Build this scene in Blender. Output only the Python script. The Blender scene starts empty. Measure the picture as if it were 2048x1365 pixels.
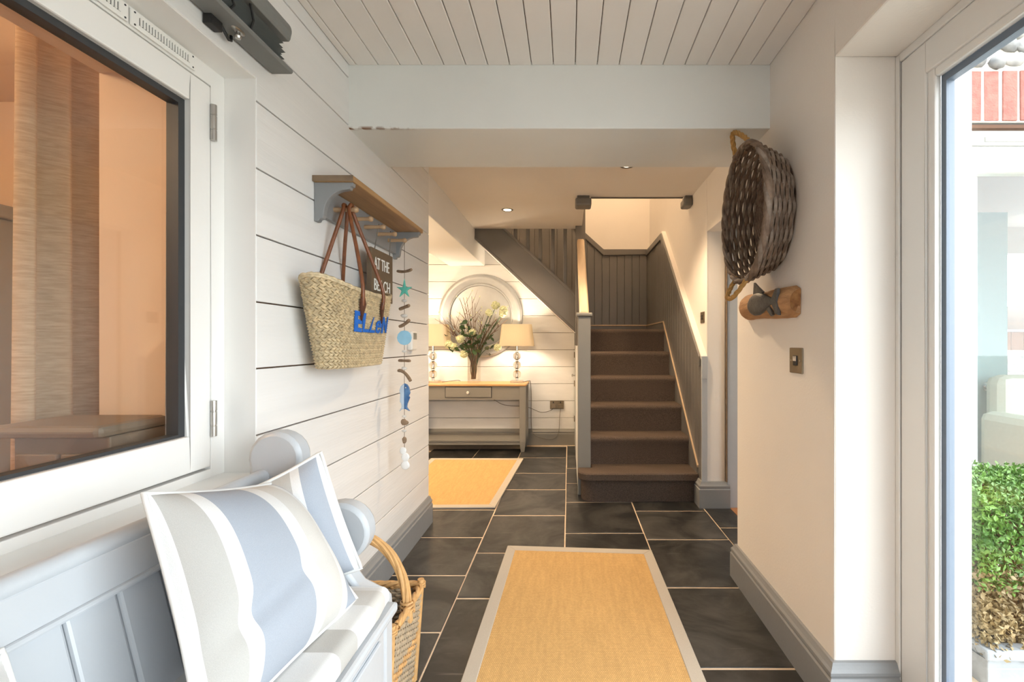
import bpy, bmesh, math, random
from mathutils import Vector, Matrix
random.seed(7)
PI = math.pi
sc = bpy.context.scene
COL = sc.collection

# ------------------------------------------------------------------ camera
CAMZ = 1.072
cd = bpy.data.cameras.new('camera')
cam = bpy.data.objects.new('camera', cd); COL.objects.link(cam)
cam.location = (0, 0, CAMZ); cam.rotation_euler = (PI/2, 0, 0)
cd.sensor_width = 36; cd.lens = 36*910/2048
cd.shift_x = -114/2048; cd.shift_y = 4.5/2048
cd.clip_start = 0.02; cd.clip_end = 200
sc.camera = cam
# ------------------------------------------------------------------ world, daylight, exposure
w = bpy.data.worlds.new('sky'); sc.world = w; w.use_nodes = True
bg = w.node_tree.nodes['Background']
bg.inputs[0].default_value = (0.90, 0.95, 1.0, 1); bg.inputs[1].default_value = 7.1
sc.view_settings.view_transform = 'Standard'; sc.view_settings.look = 'None'
sc.view_settings.gamma = 1; sc.view_settings.use_curve_mapping = False
sc.view_settings.exposure = 0.50
sc.cycles.use_denoising = True
sc.cycles.max_bounces = 12; sc.cycles.diffuse_bounces = 6; sc.cycles.glossy_bounces = 4
sc.cycles.transparent_max_bounces = 16; sc.cycles.transmission_bounces = 8
sc.cycles.sample_clamp_indirect = 6; sc.cycles.caustics_reflective = False; sc.cycles.caustics_refractive = False

def light(name, kind, loc, energy, color, size=0.05, rot=(0,0,0), **kw):
    l = bpy.data.lights.new(name, kind); l.energy = energy; l.color = color
    if kind in ('POINT', 'SPOT'): l.shadow_soft_size = size
    for k, v in kw.items(): setattr(l, k, v)
    o = bpy.data.objects.new(name, l); COL.objects.link(o)
    o.location = loc; o.rotation_euler = rot
    return o
def portal(name, loc, sx, sy, rot):      # marks a window opening for sky sampling; gives no light itself
    o = light(name, 'AREA', loc, 1, (1,1,1), rot=rot)
    o.data.shape = 'RECTANGLE'; o.data.size = sx; o.data.size_y = sy; o.data.cycles.is_portal = True
portal('door_portal', (1.13, 0.12, 0.95), 1.9, 2.4, (0, PI/2, 0))            # glazed door in the right-hand wall
portal('porch_portal', (0.545, -1.32, 1.05), 0.39, 2.06, (PI/2, 0, 0))          # unseen porch opening, added and sized to let in sky light
portal('wing_portal', (2.4, 1.88, 0.9), 1.9, 2.1, (PI/2, 0, 0))
WARM = (1.0, 0.73, 0.46)

# ------------------------------------------------------------------ materials
def mat(name, col, rough=0.5, var=0.0, vscale=8.0, bump=0.0, bscale=60.0, metal=0.0, stretch=(1,1,1), rnd=0.0, col2=None, spec=0.5, detail=4.0, emit=None):
    m = bpy.data.materials.new(name); m.use_nodes = True
    nt = m.node_tree; N = nt.nodes; L = nt.links
    b = N['Principled BSDF']
    b.inputs['Roughness'].default_value = rough; b.inputs['Metallic'].default_value = metal
    b.inputs['Specular IOR Level'].default_value = spec
    c2 = col2 or tuple(max(0, c*(1-var)) for c in col)
    g = N.new('ShaderNodeNewGeometry'); mp = N.new('ShaderNodeMapping'); mp.inputs['Scale'].default_value = stretch
    L.new(g.outputs['Position'], mp.inputs['Vector'])
    n = N.new('ShaderNodeTexNoise'); n.inputs['Scale'].default_value = vscale; n.inputs['Detail'].default_value = detail
    L.new(mp.outputs[0], n.inputs['Vector'])
    rp = N.new('ShaderNodeValToRGB'); rp.color_ramp.elements[0].position = 0.3; rp.color_ramp.elements[1].position = 0.72
    rp.color_ramp.elements[0].color = (*c2, 1); rp.color_ramp.elements[1].color = (*col, 1)
    L.new(n.outputs['Fac'], rp.inputs[0])
    out = rp.outputs[0]
    if rnd:
        oi = N.new('ShaderNodeObjectInfo'); mr = N.new('ShaderNodeMapRange')
        mr.inputs[3].default_value = 1-rnd; mr.inputs[4].default_value = 1+rnd
        L.new(oi.outputs['Random'], mr.inputs[0])
        hs = N.new('ShaderNodeHueSaturation'); L.new(out, hs.inputs['Color']); L.new(mr.outputs[0], hs.inputs['Value']); out = hs.outputs[0]
    L.new(out, b.inputs['Base Color'])
    if bump:
        n2 = N.new('ShaderNodeTexNoise'); n2.inputs['Scale'].default_value = bscale; n2.inputs['Detail'].default_value = 3
        L.new(mp.outputs[0], n2.inputs['Vector'])
        bp = N.new('ShaderNodeBump'); bp.inputs['Strength'].default_value = bump; bp.inputs['Distance'].default_value = 0.004
        L.new(n2.outputs['Fac'], bp.inputs['Height']); L.new(bp.outputs[0], b.inputs['Normal'])
    if emit:
        b.inputs['Emission Color'].default_value = (*emit[0], 1); b.inputs['Emission Strength'].default_value = emit[1]
    return m
def glass_mat(name, tint=(1,1,1), ior=1.5):
    m = bpy.data.materials.new(name); m.use_nodes = True
    nt = m.node_tree; N = nt.nodes; L = nt.links
    N.remove(N['Principled BSDF'])
    t = N.new('ShaderNodeBsdfTransparent'); t.inputs[0].default_value = (*tint, 1)
    g = N.new('ShaderNodeBsdfGlossy'); g.inputs['Roughness'].default_value = 0.02
    f = N.new('ShaderNodeFresnel'); gm = N.new('ShaderNodeNewGeometry'); mi = N.new('ShaderNodeMapRange')
    mi.inputs[3].default_value = ior; mi.inputs[4].default_value = 1/ior      # thin sheet: same reflectance entering and leaving
    L.new(gm.outputs['Backfacing'], mi.inputs[0]); L.new(mi.outputs[0], f.inputs[0])
    mx = N.new('ShaderNodeMixShader')
    L.new(f.outputs[0], mx.inputs[0]); L.new(t.outputs[0], mx.inputs[1]); L.new(g.outputs[0], mx.inputs[2])
    L.new(mx.outputs[0], N['Material Output'].inputs[0])
    return m
def uv_stripes(name, stops, rough=0.9, weave=900):
    """cloth whose stripes follow the U direction of the cushion's own UVs"""
    m = mat(name, (1,1,1), rough, spec=0.2)
    nt = m.node_tree; N = nt.nodes; L = nt.links; b = N['Principled BSDF']
    uv = N.new('ShaderNodeUVMap'); sx = N.new('ShaderNodeSeparateXYZ'); L.new(uv.outputs[0], sx.inputs[0])
    r = N.new('ShaderNodeValToRGB'); r.color_ramp.interpolation = 'CONSTANT'
    e = r.color_ramp.elements
    for i, (p, c) in enumerate(stops):
        el = e[i] if i < 2 else e.new(p)
        el.position = p; el.color = (*c, 1)
    L.new(sx.outputs[0], r.inputs[0])
    n = N.new('ShaderNodeTexNoise'); n.inputs['Scale'].default_value = weave; n.inputs['Detail'].default_value = 1
    g = N.new('ShaderNodeNewGeometry'); L.new(g.outputs['Position'], n.inputs['Vector'])
    mr = N.new('ShaderNodeMapRange'); mr.inputs[3].default_value = 0.86; mr.inputs[4].default_value = 1.1; L.new(n.outputs['Fac'], mr.inputs[0])
    hs = N.new('ShaderNodeHueSaturation'); L.new(r.outputs[0], hs.inputs['Color']); L.new(mr.outputs[0], hs.inputs['Value'])
    L.new(hs.outputs[0], b.inputs['Base Color'])
    bp = N.new('ShaderNodeBump'); bp.inputs['Strength'].default_value = 0.15; bp.inputs['Distance'].default_value = 0.002
    L.new(n.outputs['Fac'], bp.inputs['Height']); L.new(bp.outputs[0], b.inputs['Normal'])
    return m
def weave_mat(name, c1, c2, sx=1, sy=1, scale=165):
    """flat woven sisal: two crossed wave bands give the rows of knots"""
    m = mat(name, c1, 0.9, spec=0.15)
    nt = m.node_tree; N = nt.nodes; L = nt.links; b = N['Principled BSDF']
    g = N.new('ShaderNodeNewGeometry')
    br = N.new('ShaderNodeTexBrick'); br.inputs['Scale'].default_value = scale
    br.inputs['Brick Width'].default_value = 1.15*sx; br.inputs['Row Height'].default_value = 1.0*sy; br.inputs['Mortar Size'].default_value = 0.13
    br.inputs['Color1'].default_value = (*c1, 1); br.inputs['Color2'].default_value = (*[c*0.86 for c in c1], 1); br.inputs['Mortar'].default_value = (*c2, 1)
    br.inputs['Mortar Smooth'].default_value = 0.6
    L.new(g.outputs['Position'], br.inputs['Vector'])
    n = N.new('ShaderNodeTexNoise'); n.inputs['Scale'].default_value = 14; n.inputs['Detail'].default_value = 5
    mp = N.new('ShaderNodeMapping'); mp.inputs['Scale'].default_value = (4, 0.5, 1); L.new(g.outputs['Position'], mp.inputs[0]); L.new(mp.outputs[0], n.inputs['Vector'])
    mr = N.new('ShaderNodeMapRange'); mr.inputs[3].default_value = 0.82; mr.inputs[4].default_value = 1.15; L.new(n.outputs['Fac'], mr.inputs[0])
    hs = N.new('ShaderNodeHueSaturation'); L.new(br.outputs['Color'], hs.inputs['Color']); L.new(mr.outputs[0], hs.inputs['Value'])
    L.new(hs.outputs[0], b.inputs['Base Color'])
    bp = N.new('ShaderNodeBump'); bp.inputs['Strength'].default_value = 0.5; bp.inputs['Distance'].default_value = 0.003; bp.invert = True
    L.new(br.outputs['Fac'], bp.inputs['Height']); L.new(bp.outputs[0], b.inputs['Normal'])
    return m

PLANK = mat('white_brushed_board_paint', (0.78,0.775,0.765), 0.45, 0.07, 5, 0.25, 30, stretch=(1,0.25,4), rnd=0.02)
GAP = mat('brown_shadow_gap_timber', (0.10,0.05,0.025), 0.9)
CREAM = mat('warm_white_emulsion', (0.82,0.775,0.72), 0.7, 0.03, 3, 0.12, 120)
WHITE = mat('white_emulsion', (0.83,0.82,0.80), 0.65, 0.03, 3, 0.1, 120)
BEAMW = mat('white_gloss_beam_paint', (0.74,0.755,0.735), 0.4, 0.05, 2.5, 0.15, 25)
nt = BEAMW.node_tree; N = nt.nodes; L = nt.links; b_ = N['Principled BSDF']          # rust streak along the beam's lower left arris
g_ = N.new('ShaderNodeNewGeometry'); sp_ = N.new('ShaderNodeSeparateXYZ'); L.new(g_.outputs['Position'], sp_.inputs[0])
mx_ = N.new('ShaderNodeMapRange'); mx_.inputs[1].default_value = -0.52; mx_.inputs[2].default_value = -0.80; L.new(sp_.outputs[0], mx_.inputs[0])
mz_ = N.new('ShaderNodeMapRange'); mz_.inputs[1].default_value = 1.903; mz_.inputs[2].default_value = 1.894; L.new(sp_.outputs[2], mz_.inputs[0])
my_ = N.new('ShaderNodeMapRange'); my_.inputs[1].default_value = 1.752; my_.inputs[2].default_value = 1.742; L.new(sp_.outputs[1], my_.inputs[0])
nz_ = N.new('ShaderNodeTexNoise'); nz_.inputs['Scale'].default_value = 34; nz_.inputs['Detail'].default_value = 6; L.new(g_.outputs['Position'], nz_.inputs['Vector'])
nr_ = N.new('ShaderNodeMapRange'); nr_.inputs[1].default_value = 0.47; nr_.inputs[2].default_value = 0.60; L.new(nz_.outputs['Fac'], nr_.inputs[0])
acc = mx_.outputs[0]
for q in (mz_, my_, nr_):
    mm = N.new('ShaderNodeMath'); mm.operation = 'MULTIPLY'; L.new(acc, mm.inputs[0]); L.new(q.outputs[0], mm.inputs[1]); acc = mm.outputs[0]
src = b_.inputs['Base Color'].links[0].from_socket; mc_ = N.new('ShaderNodeMixRGB'); mc_.inputs[2].default_value = (0.16,0.06,0.015,1)
L.new(acc, mc_.inputs[0]); L.new(src, mc_.inputs[1]); L.new(mc_.outputs[0], b_.inputs['Base Color'])
CEILP = mat('ceiling_board_paint', (0.80,0.765,0.73), 0.45, 0.04, 4, 0.15, 40, rnd=0.015)
FRAMEW = mat('white_joinery_paint', (0.79,0.78,0.755), 0.3, 0.02, 4, 0.06, 60)
GREY = mat('grey_eggshell_paint', (0.255,0.262,0.268), 0.38, 0.06, 6, 0.12, 70, rnd=0.02)
BENCHG = mat('daylit_grey_paint', (0.45,0.475,0.505), 0.35, 0.06, 6, 0.15, 50, rnd=0.02)  # same grey paint, with bright cool daylight put into its colour
STAIRG = mat('shaded_grey_paint', (0.165,0.155,0.145), 0.42, 0.06, 6, 0.1, 70, rnd=0.03)  # same grey paint, darkened and warmed in its colour for stairwell shade
TABLEG = mat('grey_table_paint', (0.22,0.21,0.19), 0.4, 0.06, 6, 0.1, 70)
GASKET = mat('black_rubber_gasket', (0.035,0.037,0.04), 0.5)
GASKETB = mat('grey_blue_spacer', (0.16,0.2,0.26), 0.4)
SLATE = mat('dark_slate', (0.078,0.075,0.069), 0.33, 0, 2.6, 0.45, 9, col2=(0.012,0.0125,0.013), rnd=0.3, detail=9)
nt = SLATE.node_tree; N = nt.nodes; L = nt.links; b_ = N['Principled BSDF']
oi = N.new('ShaderNodeObjectInfo'); mp2 = [n for n in N if n.type == 'MAPPING'][0]
cx = N.new('ShaderNodeCombineXYZ'); ml = N.new('ShaderNodeMath'); ml.operation = 'MULTIPLY'; ml.inputs[1].default_value = 37.0
L.new(oi.outputs['Random'], ml.inputs[0]); L.new(ml.outputs[0], cx.inputs[0]); L.new(ml.outputs[0], cx.inputs[1]); L.new(cx.outputs[0], mp2.inputs['Location'])
n1 = [n for n in N if n.type == 'TEX_NOISE'][0]; [n for n in N if n.type == 'VALTORGB'][0].color_ramp.elements[0].position = 0.40; [n for n in N if n.type == 'VALTORGB'][0].color_ramp.elements[1].position = 0.74; n1.inputs['Distortion'].default_value = 1.6; n1.inputs['Roughness'].default_value = 0.62
st_ = N.new('ShaderNodeTexNoise'); st_.inputs['Scale'].default_value = 60; st_.inputs['Detail'].default_value = 3
mps = N.new('ShaderNodeMapping'); mps.inputs['Scale'].default_value = (0.08,1.0,1.0); mps.inputs['Rotation'].default_value = (0,0,0.7); L.new(mp2.outputs[0], mps.inputs[0]); L.new(mps.outputs[0], st_.inputs['Vector'])
sr = N.new('ShaderNodeMapRange'); sr.inputs[1].default_value = 0.64; sr.inputs[2].default_value = 0.80; sr.inputs[3].default_value = 0.0; sr.inputs[4].default_value = 0.35; L.new(st_.outputs['Fac'], sr.inputs[0])
src = b_.inputs['Base Color'].links[0].from_socket; mxc = N.new('ShaderNodeMixRGB'); mxc.inputs[2].default_value = (0.22,0.21,0.19,1)
L.new(sr.outputs[0], mxc.inputs[0]); L.new(src, mxc.inputs[1]); L.new(mxc.outputs[0], b_.inputs['Base Color'])
rr0 = N.new('ShaderNodeMapRange'); rr0.inputs[3].default_value = 0.50; rr0.inputs[4].default_value = 0.22; L.new(n1.outputs['Fac'], rr0.inputs[0]); L.new(rr0.outputs[0], b_.inputs['Roughness'])
GROUT = mat('sandy_grout', (0.72,0.57,0.42), 0.9, 0.2, 20, 0.3, 200)
JUTE = weave_mat('golden_sisal_weave', (0.66,0.425,0.18), (0.46,0.27,0.10))
LINEN = mat('beige_linen_binding', (0.48,0.43,0.36), 0.9, 0.08, 300, 0.3, 600)
CARPET = mat('brown_stair_carpet', (0.160,0.120,0.097), 0.98, 0.55, 230, 1.0, 330, spec=0.05)
OAK = mat('oak', (0.58,0.34,0.14), 0.4, 0.25, 5, 0.15, 30, stretch=(1,14,14))
OAKY = mat('oak_shelf', (0.45,0.26,0.115), 0.4, 0.3, 5, 0.15, 30, stretch=(14,1,14))
OAKD = mat('aged_oak_end_grain', (0.22,0.15,0.09), 0.6, 0.3, 20, 0.2, 60)
PEG = mat('beech_peg', (0.50,0.33,0.19), 0.45, 0.12, 20)
RAILW = mat('pale_handrail_wood', (0.62,0.46,0.30), 0.35, 0.15, 6, 0.1, 30, stretch=(12,1,1))
LEATHER = mat('brown_leather', (0.23,0.075,0.025), 0.4, 0.35, 40, 0.2, 200)
LEATHD = mat('dark_leather_tab', (0.10,0.035,0.02), 0.4, 0.3, 40)
STRAW = mat('natural_straw', (0.74,0.60,0.38), 0.7, 0.45, 70, 0.3, 200)
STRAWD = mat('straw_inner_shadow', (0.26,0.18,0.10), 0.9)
BLUE = mat('blue_wool_lettering', (0.012,0.15,0.62), 0.8, 0.25, 200, 0.6, 500)
SIGNB = mat('brown_painted_sign', (0.155,0.105,0.062), 0.6, 0.15, 30)
SIGNW = mat('white_sign_lettering', (0.85,0.85,0.82), 0.6)
CORD = mat('grey_cord', (0.16,0.14,0.12), 0.8)
DRIFT = mat('driftwood', (0.32,0.22,0.14), 0.85, 0.4, 60, 0.5, 90)
TEAL = mat('turquoise_starfish_paint', (0.13,0.55,0.45), 0.7, 0.15, 60, 0.4, 300)
PALEB = mat('pale_blue_shell_paint', (0.32,0.60,0.80), 0.6, 0.1, 30)
FISHB = mat('blue_fish_paint', (0.10,0.22,0.42), 0.5, 0, 30, col2=(0.02,0.09,0.25))
FISHW = mat('pale_fish_belly_paint', (0.50,0.60,0.72), 0.5, 0.15, 30)
STONE = mat('white_pebble', (0.68,0.66,0.62), 0.6, 0.15, 60)
CAPIZ = mat('pearly_shell', (0.80,0.80,0.79), 0.2, 0.06, 60)
PLASTIC = mat('white_plastic', (0.78,0.77,0.74), 0.4)
LCD = mat('grey_display', (0.25,0.25,0.22), 0.3)
WICKG = mat('weathered_grey_brown_willow', (0.23,0.155,0.105), 0.7, 0, 26, 0.4, 150, col2=(0.085,0.052,0.034), rnd=0.05)
WICKG2 = mat('pale_weathered_willow', (0.30,0.24,0.19), 0.7, 0, 30, 0.4, 150, col2=(0.13,0.088,0.06))
ROPE = mat('tan_rope', (0.50,0.28,0.085), 0.85, 0.25, 80, 0.4, 300)
WICKY = mat('golden_willow', (0.62,0.36,0.145), 0.5, 0.3, 30, 0.2, 150)
WICKB = mat('buff_grey_willow', (0.44,0.34,0.22), 0.6, 0, 40, 0.2, 150, col2=(0.26,0.21,0.15))
LOG = mat('driftwood_log', (0.56,0.32,0.15), 0.75, 0, 9, 0.6, 40, stretch=(6,1,6), col2=(0.32,0.16,0.07))
LOGEND = mat('rotten_log_end', (0.48,0.24,0.085), 0.9, 0, 30, 1.0, 60, col2=(0.16,0.06,0.02))
FISHG = mat('dark_pewter_fish', (0.11,0.105,0.10), 0.45, 0.4, 60, 0.5, 160)
BRASS = mat('aged_brass_plate', (0.27,0.215,0.145), 0.38, 0.25, 12, metal=0.8)
STEEL = mat('steel', (0.50,0.48,0.45), 0.3, 0.1, 20, metal=1.0)
CHROME = mat('polished_chrome', (0.8,0.8,0.8), 0.08, metal=1.0)
BLACK = mat('black', (0.015,0.015,0.015), 0.5)
BLIND = mat('grey_blind', (0.19,0.195,0.19), 0.55, 0.06, 20)
PLEAT = mat('grey_pleated_fabric', (0.165,0.18,0.18), 0.8, 0.1, 30)
GLASS = glass_mat('window_glass', (0.97,0.985,0.98), 1.42)
GLASSL = glass_mat('living_window_glass', (0.96,0.97,0.96), 1.55)
MIRROR = mat('mirror_silver', (0.90,0.90,0.89), 0.02, metal=1.0)
MFRAME = mat('silver_grey_mirror_frame', (0.42,0.425,0.425), 0.32, 0.1, 14, 0.1, 40, metal=0.25)
PORC = mat('white_knob', (0.75,0.72,0.66), 0.2)
BRANCH = mat('brown_twig', (0.16,0.075,0.03), 0.7, 0.4, 60)
LEAF = mat('dark_green_leaf', (0.045,0.10,0.035), 0.5, 0.5, 30)
BLOOM = mat('cream_green_bloom', (0.80,0.80,0.60), 0.7, 0, 90, 0.6, 160, col2=(0.52,0.56,0.30))
CURTL = mat('linen_curtain', (0.58,0.43,0.29), 0.9, 0, 26, 0.3, 90, stretch=(1,1,9), col2=(0.42,0.29,0.18))
TAN = mat('tan_plaster', (0.72,0.56,0.42), 0.8, 0.04, 3)
SHEER = mat('white_curtain', (0.88,0.88,0.86), 0.9, 0.05, 30)
DOORT = mat('pale_aqua_door_paint', (0.36,0.49,0.51), 0.35, 0.04, 6)
BRICK = mat('red_brick', (0.29,0.11,0.085), 0.9, 0, 40, 0.7, 120, col2=(0.20,0.065,0.05), rnd=0.18)
MORTAR = mat('pale_mortar', (0.62,0.57,0.49), 0.95, 0.12, 30, 0.6, 80)
FLINT = mat('flint', (0.34,0.32,0.29), 0.7, 0, 18, 0.6, 50, col2=(0.11,0.11,0.11), rnd=0.3)
LEAD = mat('grey_stone_planter', (0.33,0.35,0.37), 0.8, 0.25, 10, 0.5, 60)
BOXL = mat('box_leaf', (0.16,0.30,0.05), 0.45, 0, 10, col2=(0.055,0.14,0.03))
BOXB = mat('box_brown_leaf', (0.36,0.27,0.13), 0.6, 0, 14, col2=(0.14,0.10,0.05))
SOIL = mat('soil', (0.05,0.035,0.025), 0.95, 0.3, 30)
PAVE = mat('pale_paving', (0.42,0.40,0.36), 0.9, 0.15, 4, 0.3, 30)
FLOORW = mat('wood_floor', (0.42,0.19,0.075), 0.45, 0.3, 6, 0.1, 30, stretch=(10,1,1))
HILLM = mat('autumn_hill', (0.05,0.025,0.012), 0.95, 0.6, 2, 0, 1)
FENCE = mat('orange_fence_timber', (0.085,0.030,0.008), 0.8, 0.2, 8)
UPHOL = mat('pale_upholstery', (0.66,0.67,0.58), 0.9, 0.06, 60)
GREYCAB = mat('grey_brown_cabinet', (0.20,0.15,0.11), 0.5, 0.1, 8)
def shade_mat(name, col):
    m = mat(name, col, 0.9, 0.1, 240, 0.2, 400, stretch=(1,1,3)); nt = m.node_tree; N = nt.nodes; L = nt.links
    b = N['Principled BSDF']; t = N.new('ShaderNodeBsdfTranslucent'); t.inputs[0].default_value = (0.86,0.76,0.58,1)
    mx = N.new('ShaderNodeMixShader'); mx.inputs[0].default_value = 0.30
    L.new(b.outputs[0], mx.inputs[1]); L.new(t.outputs[0], mx.inputs[2]); L.new(mx.outputs[0], N['Material Output'].inputs[0])
    return m
SHADE = shade_mat('linen_lamp_shade', (0.66,0.59,0.47))
BULB = mat('lit_bulb', (1,0.9,0.75), 0.5, emit=((1,0.80,0.55), 14))
CRYSTAL = glass_mat('crystal', (0.95,0.95,0.93), 1.5)
CUTG = mat('solid_crystal', (0.97,0.96,0.94), 0.02); CUTG.node_tree.nodes['Principled BSDF'].inputs['Transmission Weight'].default_value = 1.0; CUTG.node_tree.nodes['Principled BSDF'].inputs['IOR'].default_value = 1.45

# ------------------------------------------------------------------ mesh building
class MB:
    def __init__(s): s.v = []; s.f = []
    def add(s, vs, fs):
        o = len(s.v); s.v += [tuple(p) for p in vs]; s.f += [tuple(i+o for i in f) for f in fs]; return s
    def box(s, x0, x1, y0, y1, z0, z1):
        return s.add([(x,y,z) for x in (x0,x1) for y in (y0,y1) for z in (z0,z1)],
                     [(0,1,3,2),(4,6,7,5),(0,4,5,1),(2,3,7,6),(0,2,6,4),(1,5,7,3)])
    def prism(s, poly, axis, a, b):
        n = len(poly)
        def P(p, t): return {'x':(t,p[0],p[1]), 'y':(p[0],t,p[1]), 'z':(p[0],p[1],t)}[axis]
        return s.add([P(p,a) for p in poly]+[P(p,b) for p in poly],
                     [tuple(range(n)), tuple(range(2*n-1,n-1,-1))]+[(i,(i+1)%n,n+(i+1)%n,n+i) for i in range(n)])
    def tube(s, pts, r, n=8, closed=False, rfun=None):
        pts = [Vector(p) for p in pts]; m = len(pts); rings = []
        up = None
        for i, p in enumerate(pts):
            a = pts[(i-1)%m] if (closed or i) else p; b = pts[(i+1)%m] if (closed or i < m-1) else p
            t = (b-a).normalized()
            if up is None:
                up = Vector((0,0,1)) if abs(t.z) < 0.9 else Vector((1,0,0))
            u = (up - t*up.dot(t))
            if u.length < 1e-5: u = t.orthogonal()
            u.normalize(); up = u; v = t.cross(u)
            rr = rfun(i/(m-1)) if rfun else r
            rings.append([p+(u*math.cos(2*PI*k/n)+v*math.sin(2*PI*k/n))*rr for k in range(n)])
        vs = [q for ring in rings for q in ring]; fs = []
        for i in range(m if closed else m-1):
            j = (i+1) % m
            for k in range(n): fs.append((i*n+k, i*n+(k+1)%n, j*n+(k+1)%n, j*n+k))
        if not closed: fs += [tuple(range(n-1,-1,-1)), tuple((m-1)*n+k for k in range(n))]
        return s.add(vs, fs)
    def lathe(s, prof, c, axis='z', n=32, sq=None):
        vs = []; fs = []; m = len(prof)
        for k in range(n):
            a = 2*PI*k/n; ca, sa = math.cos(a), math.sin(a)
            for r, h in prof:
                if axis == 'z': vs.append((c[0]+r*ca, c[1]+r*sa, c[2]+h))
                elif axis == 'y': vs.append((c[0]+r*ca, c[1]+h, c[2]+r*sa))
                else: vs.append((c[0]+h, c[1]+r*ca, c[2]+r*sa))
        for k in range(n):
            k2 = (k+1) % n
            for i in range(m-1): fs.append((k*m+i, k2*m+i, k2*m+i+1, k*m+i+1))
        if prof[0][0] > 1e-6: fs.append(tuple(k*m for k in range(n)))
        if prof[-1][0] > 1e-6: fs.append(tuple(k*m+m-1 for k in range(n-1,-1,-1)))
        return s.add(vs, fs)
    def ball(s, c, rx, ry=None, rz=None, nu=14, nv=9, jit=0, rot=None):
        ry = ry or rx; rz = rz or rx; vs = [];  fs = []
        for j in range(nv+1):
            th = PI*j/nv
            for i in range(nu):
                ph = 2*PI*i/nu; q = 1+random.uniform(-jit, jit)
                p = Vector((rx*math.sin(th)*math.cos(ph)*q, ry*math.sin(th)*math.sin(ph)*q, rz*math.cos(th)*(q if 0<j<nv else 1)))
                if rot: p = rot @ p
                vs.append((c[0]+p.x, c[1]+p.y, c[2]+p.z))
        for j in range(nv):
            for i in range(nu):
                fs.append((j*nu+i, (j+1)*nu+i, (j+1)*nu+(i+1)%nu, j*nu+(i+1)%nu))
        return s.add(vs, fs)
def B(*a): return MB().box(*a)
def make(name, mb, m, loc=(0,0,0), bevel=0, smooth=None, bseg=2):
    """one mesh object; vertices are given in world space, the origin is put at loc"""
    me = bpy.data.meshes.new(name)
    L = Vector(loc)
    me.from_pydata([(p[0]-L.x, p[1]-L.y, p[2]-L.z) for p in mb.v], [], mb.f)
    bm = bmesh.new(); bm.from_mesh(me)
    bmesh.ops.remove_doubles(bm, verts=bm.verts, dist=1e-6)
    bmesh.ops.recalc_face_normals(bm, faces=bm.faces); bm.to_mesh(me); bm.free()
    me.materials.append(m)
    if smooth is not None:
        for p in me.polygons: p.use_smooth = True
        me.set_sharp_from_angle(angle=math.radians(smooth))
    o = bpy.data.objects.new(name, me); COL.objects.link(o); o.location = loc
    if bevel:
        b = o.modifiers.new('bevel', 'BEVEL'); b.width = bevel; b.segments = bseg; b.limit_method = 'ANGLE'; b.angle_limit = math.radians(40)
    return o
def wloc(o):
    p = Vector(o.location)
    while o.parent: o = o.parent; p += Vector(o.location)
    return p
def part(name, mb, m, parent, bevel=0, smooth=None, loc=None, label=None, kind=None):
    base = wloc(parent); l = Vector(loc) if loc else base
    o = make(name, mb, m, l, bevel, smooth); o.parent = parent; o.location = l-base
    if label: o['label'] = label
    if kind: o['kind'] = kind
    return o
def tag(o, label, cat, group=None, kind=None):
    o['label'] = label; o['category'] = cat
    if group: o['group'] = group
    if kind: o['kind'] = kind
    return o
def empty(name, loc, label, cat, group=None, kind=None):
    o = bpy.data.objects.new(name, None); COL.objects.link(o); o.location = loc; o.empty_display_size = 0.05
    return tag(o, label, cat, group, kind)
def clone(o, parent, off):
    c = o.copy(); COL.objects.link(c); c.parent = parent; c.location = Vector(o.location)+Vector(off); return c
def copy_tree(o, off, label):
    c = o.copy(); COL.objects.link(c); c.location = Vector(o.location)+Vector(off); c['label'] = label
    for ch in list(o.children):
        d = ch.copy(); COL.objects.link(d); d.parent = c
        for g in list(ch.children):
            e = g.copy(); COL.objects.link(e); e.parent = d
    return c
def text_mesh(body, size, extrude=0.0015, spacing=1.0, shear=0.0, bold=0.0):
    cu = bpy.data.curves.new('lettering', 'FONT'); cu.body = body; cu.size = size; cu.extrude = extrude; cu.offset = bold; cu.resolution_u = 3
    cu.space_character = spacing; cu.shear = shear
    o = bpy.data.objects.new('lettering', cu); COL.objects.link(o)
    dg = bpy.context.evaluated_depsgraph_get(); me = bpy.data.meshes.new_from_object(o.evaluated_get(dg))
    mb = MB(); mb.add([tuple(v.co) for v in me.vertices], [tuple(p.vertices) for p in me.polygons])
    COL.objects.unlink(o); bpy.data.objects.remove(o); bpy.data.curves.remove(cu); bpy.data.meshes.remove(me)
    return mb
def arc(cx, cy, r, a0, a1, n):
    return [(cx+r*math.cos(math.radians(a0+(a1-a0)*i/n)), cy+r*math.sin(math.radians(a0+(a1-a0)*i/n))) for i in range(n+1)]

# ================================================================== SETTING
PH = 0.18; PZ0 = 1.1835 - 6*PH           # plank pitch and lowest joint (0.1035)
joints = [PZ0+PH*i for i in range(-1, 13)]
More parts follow.
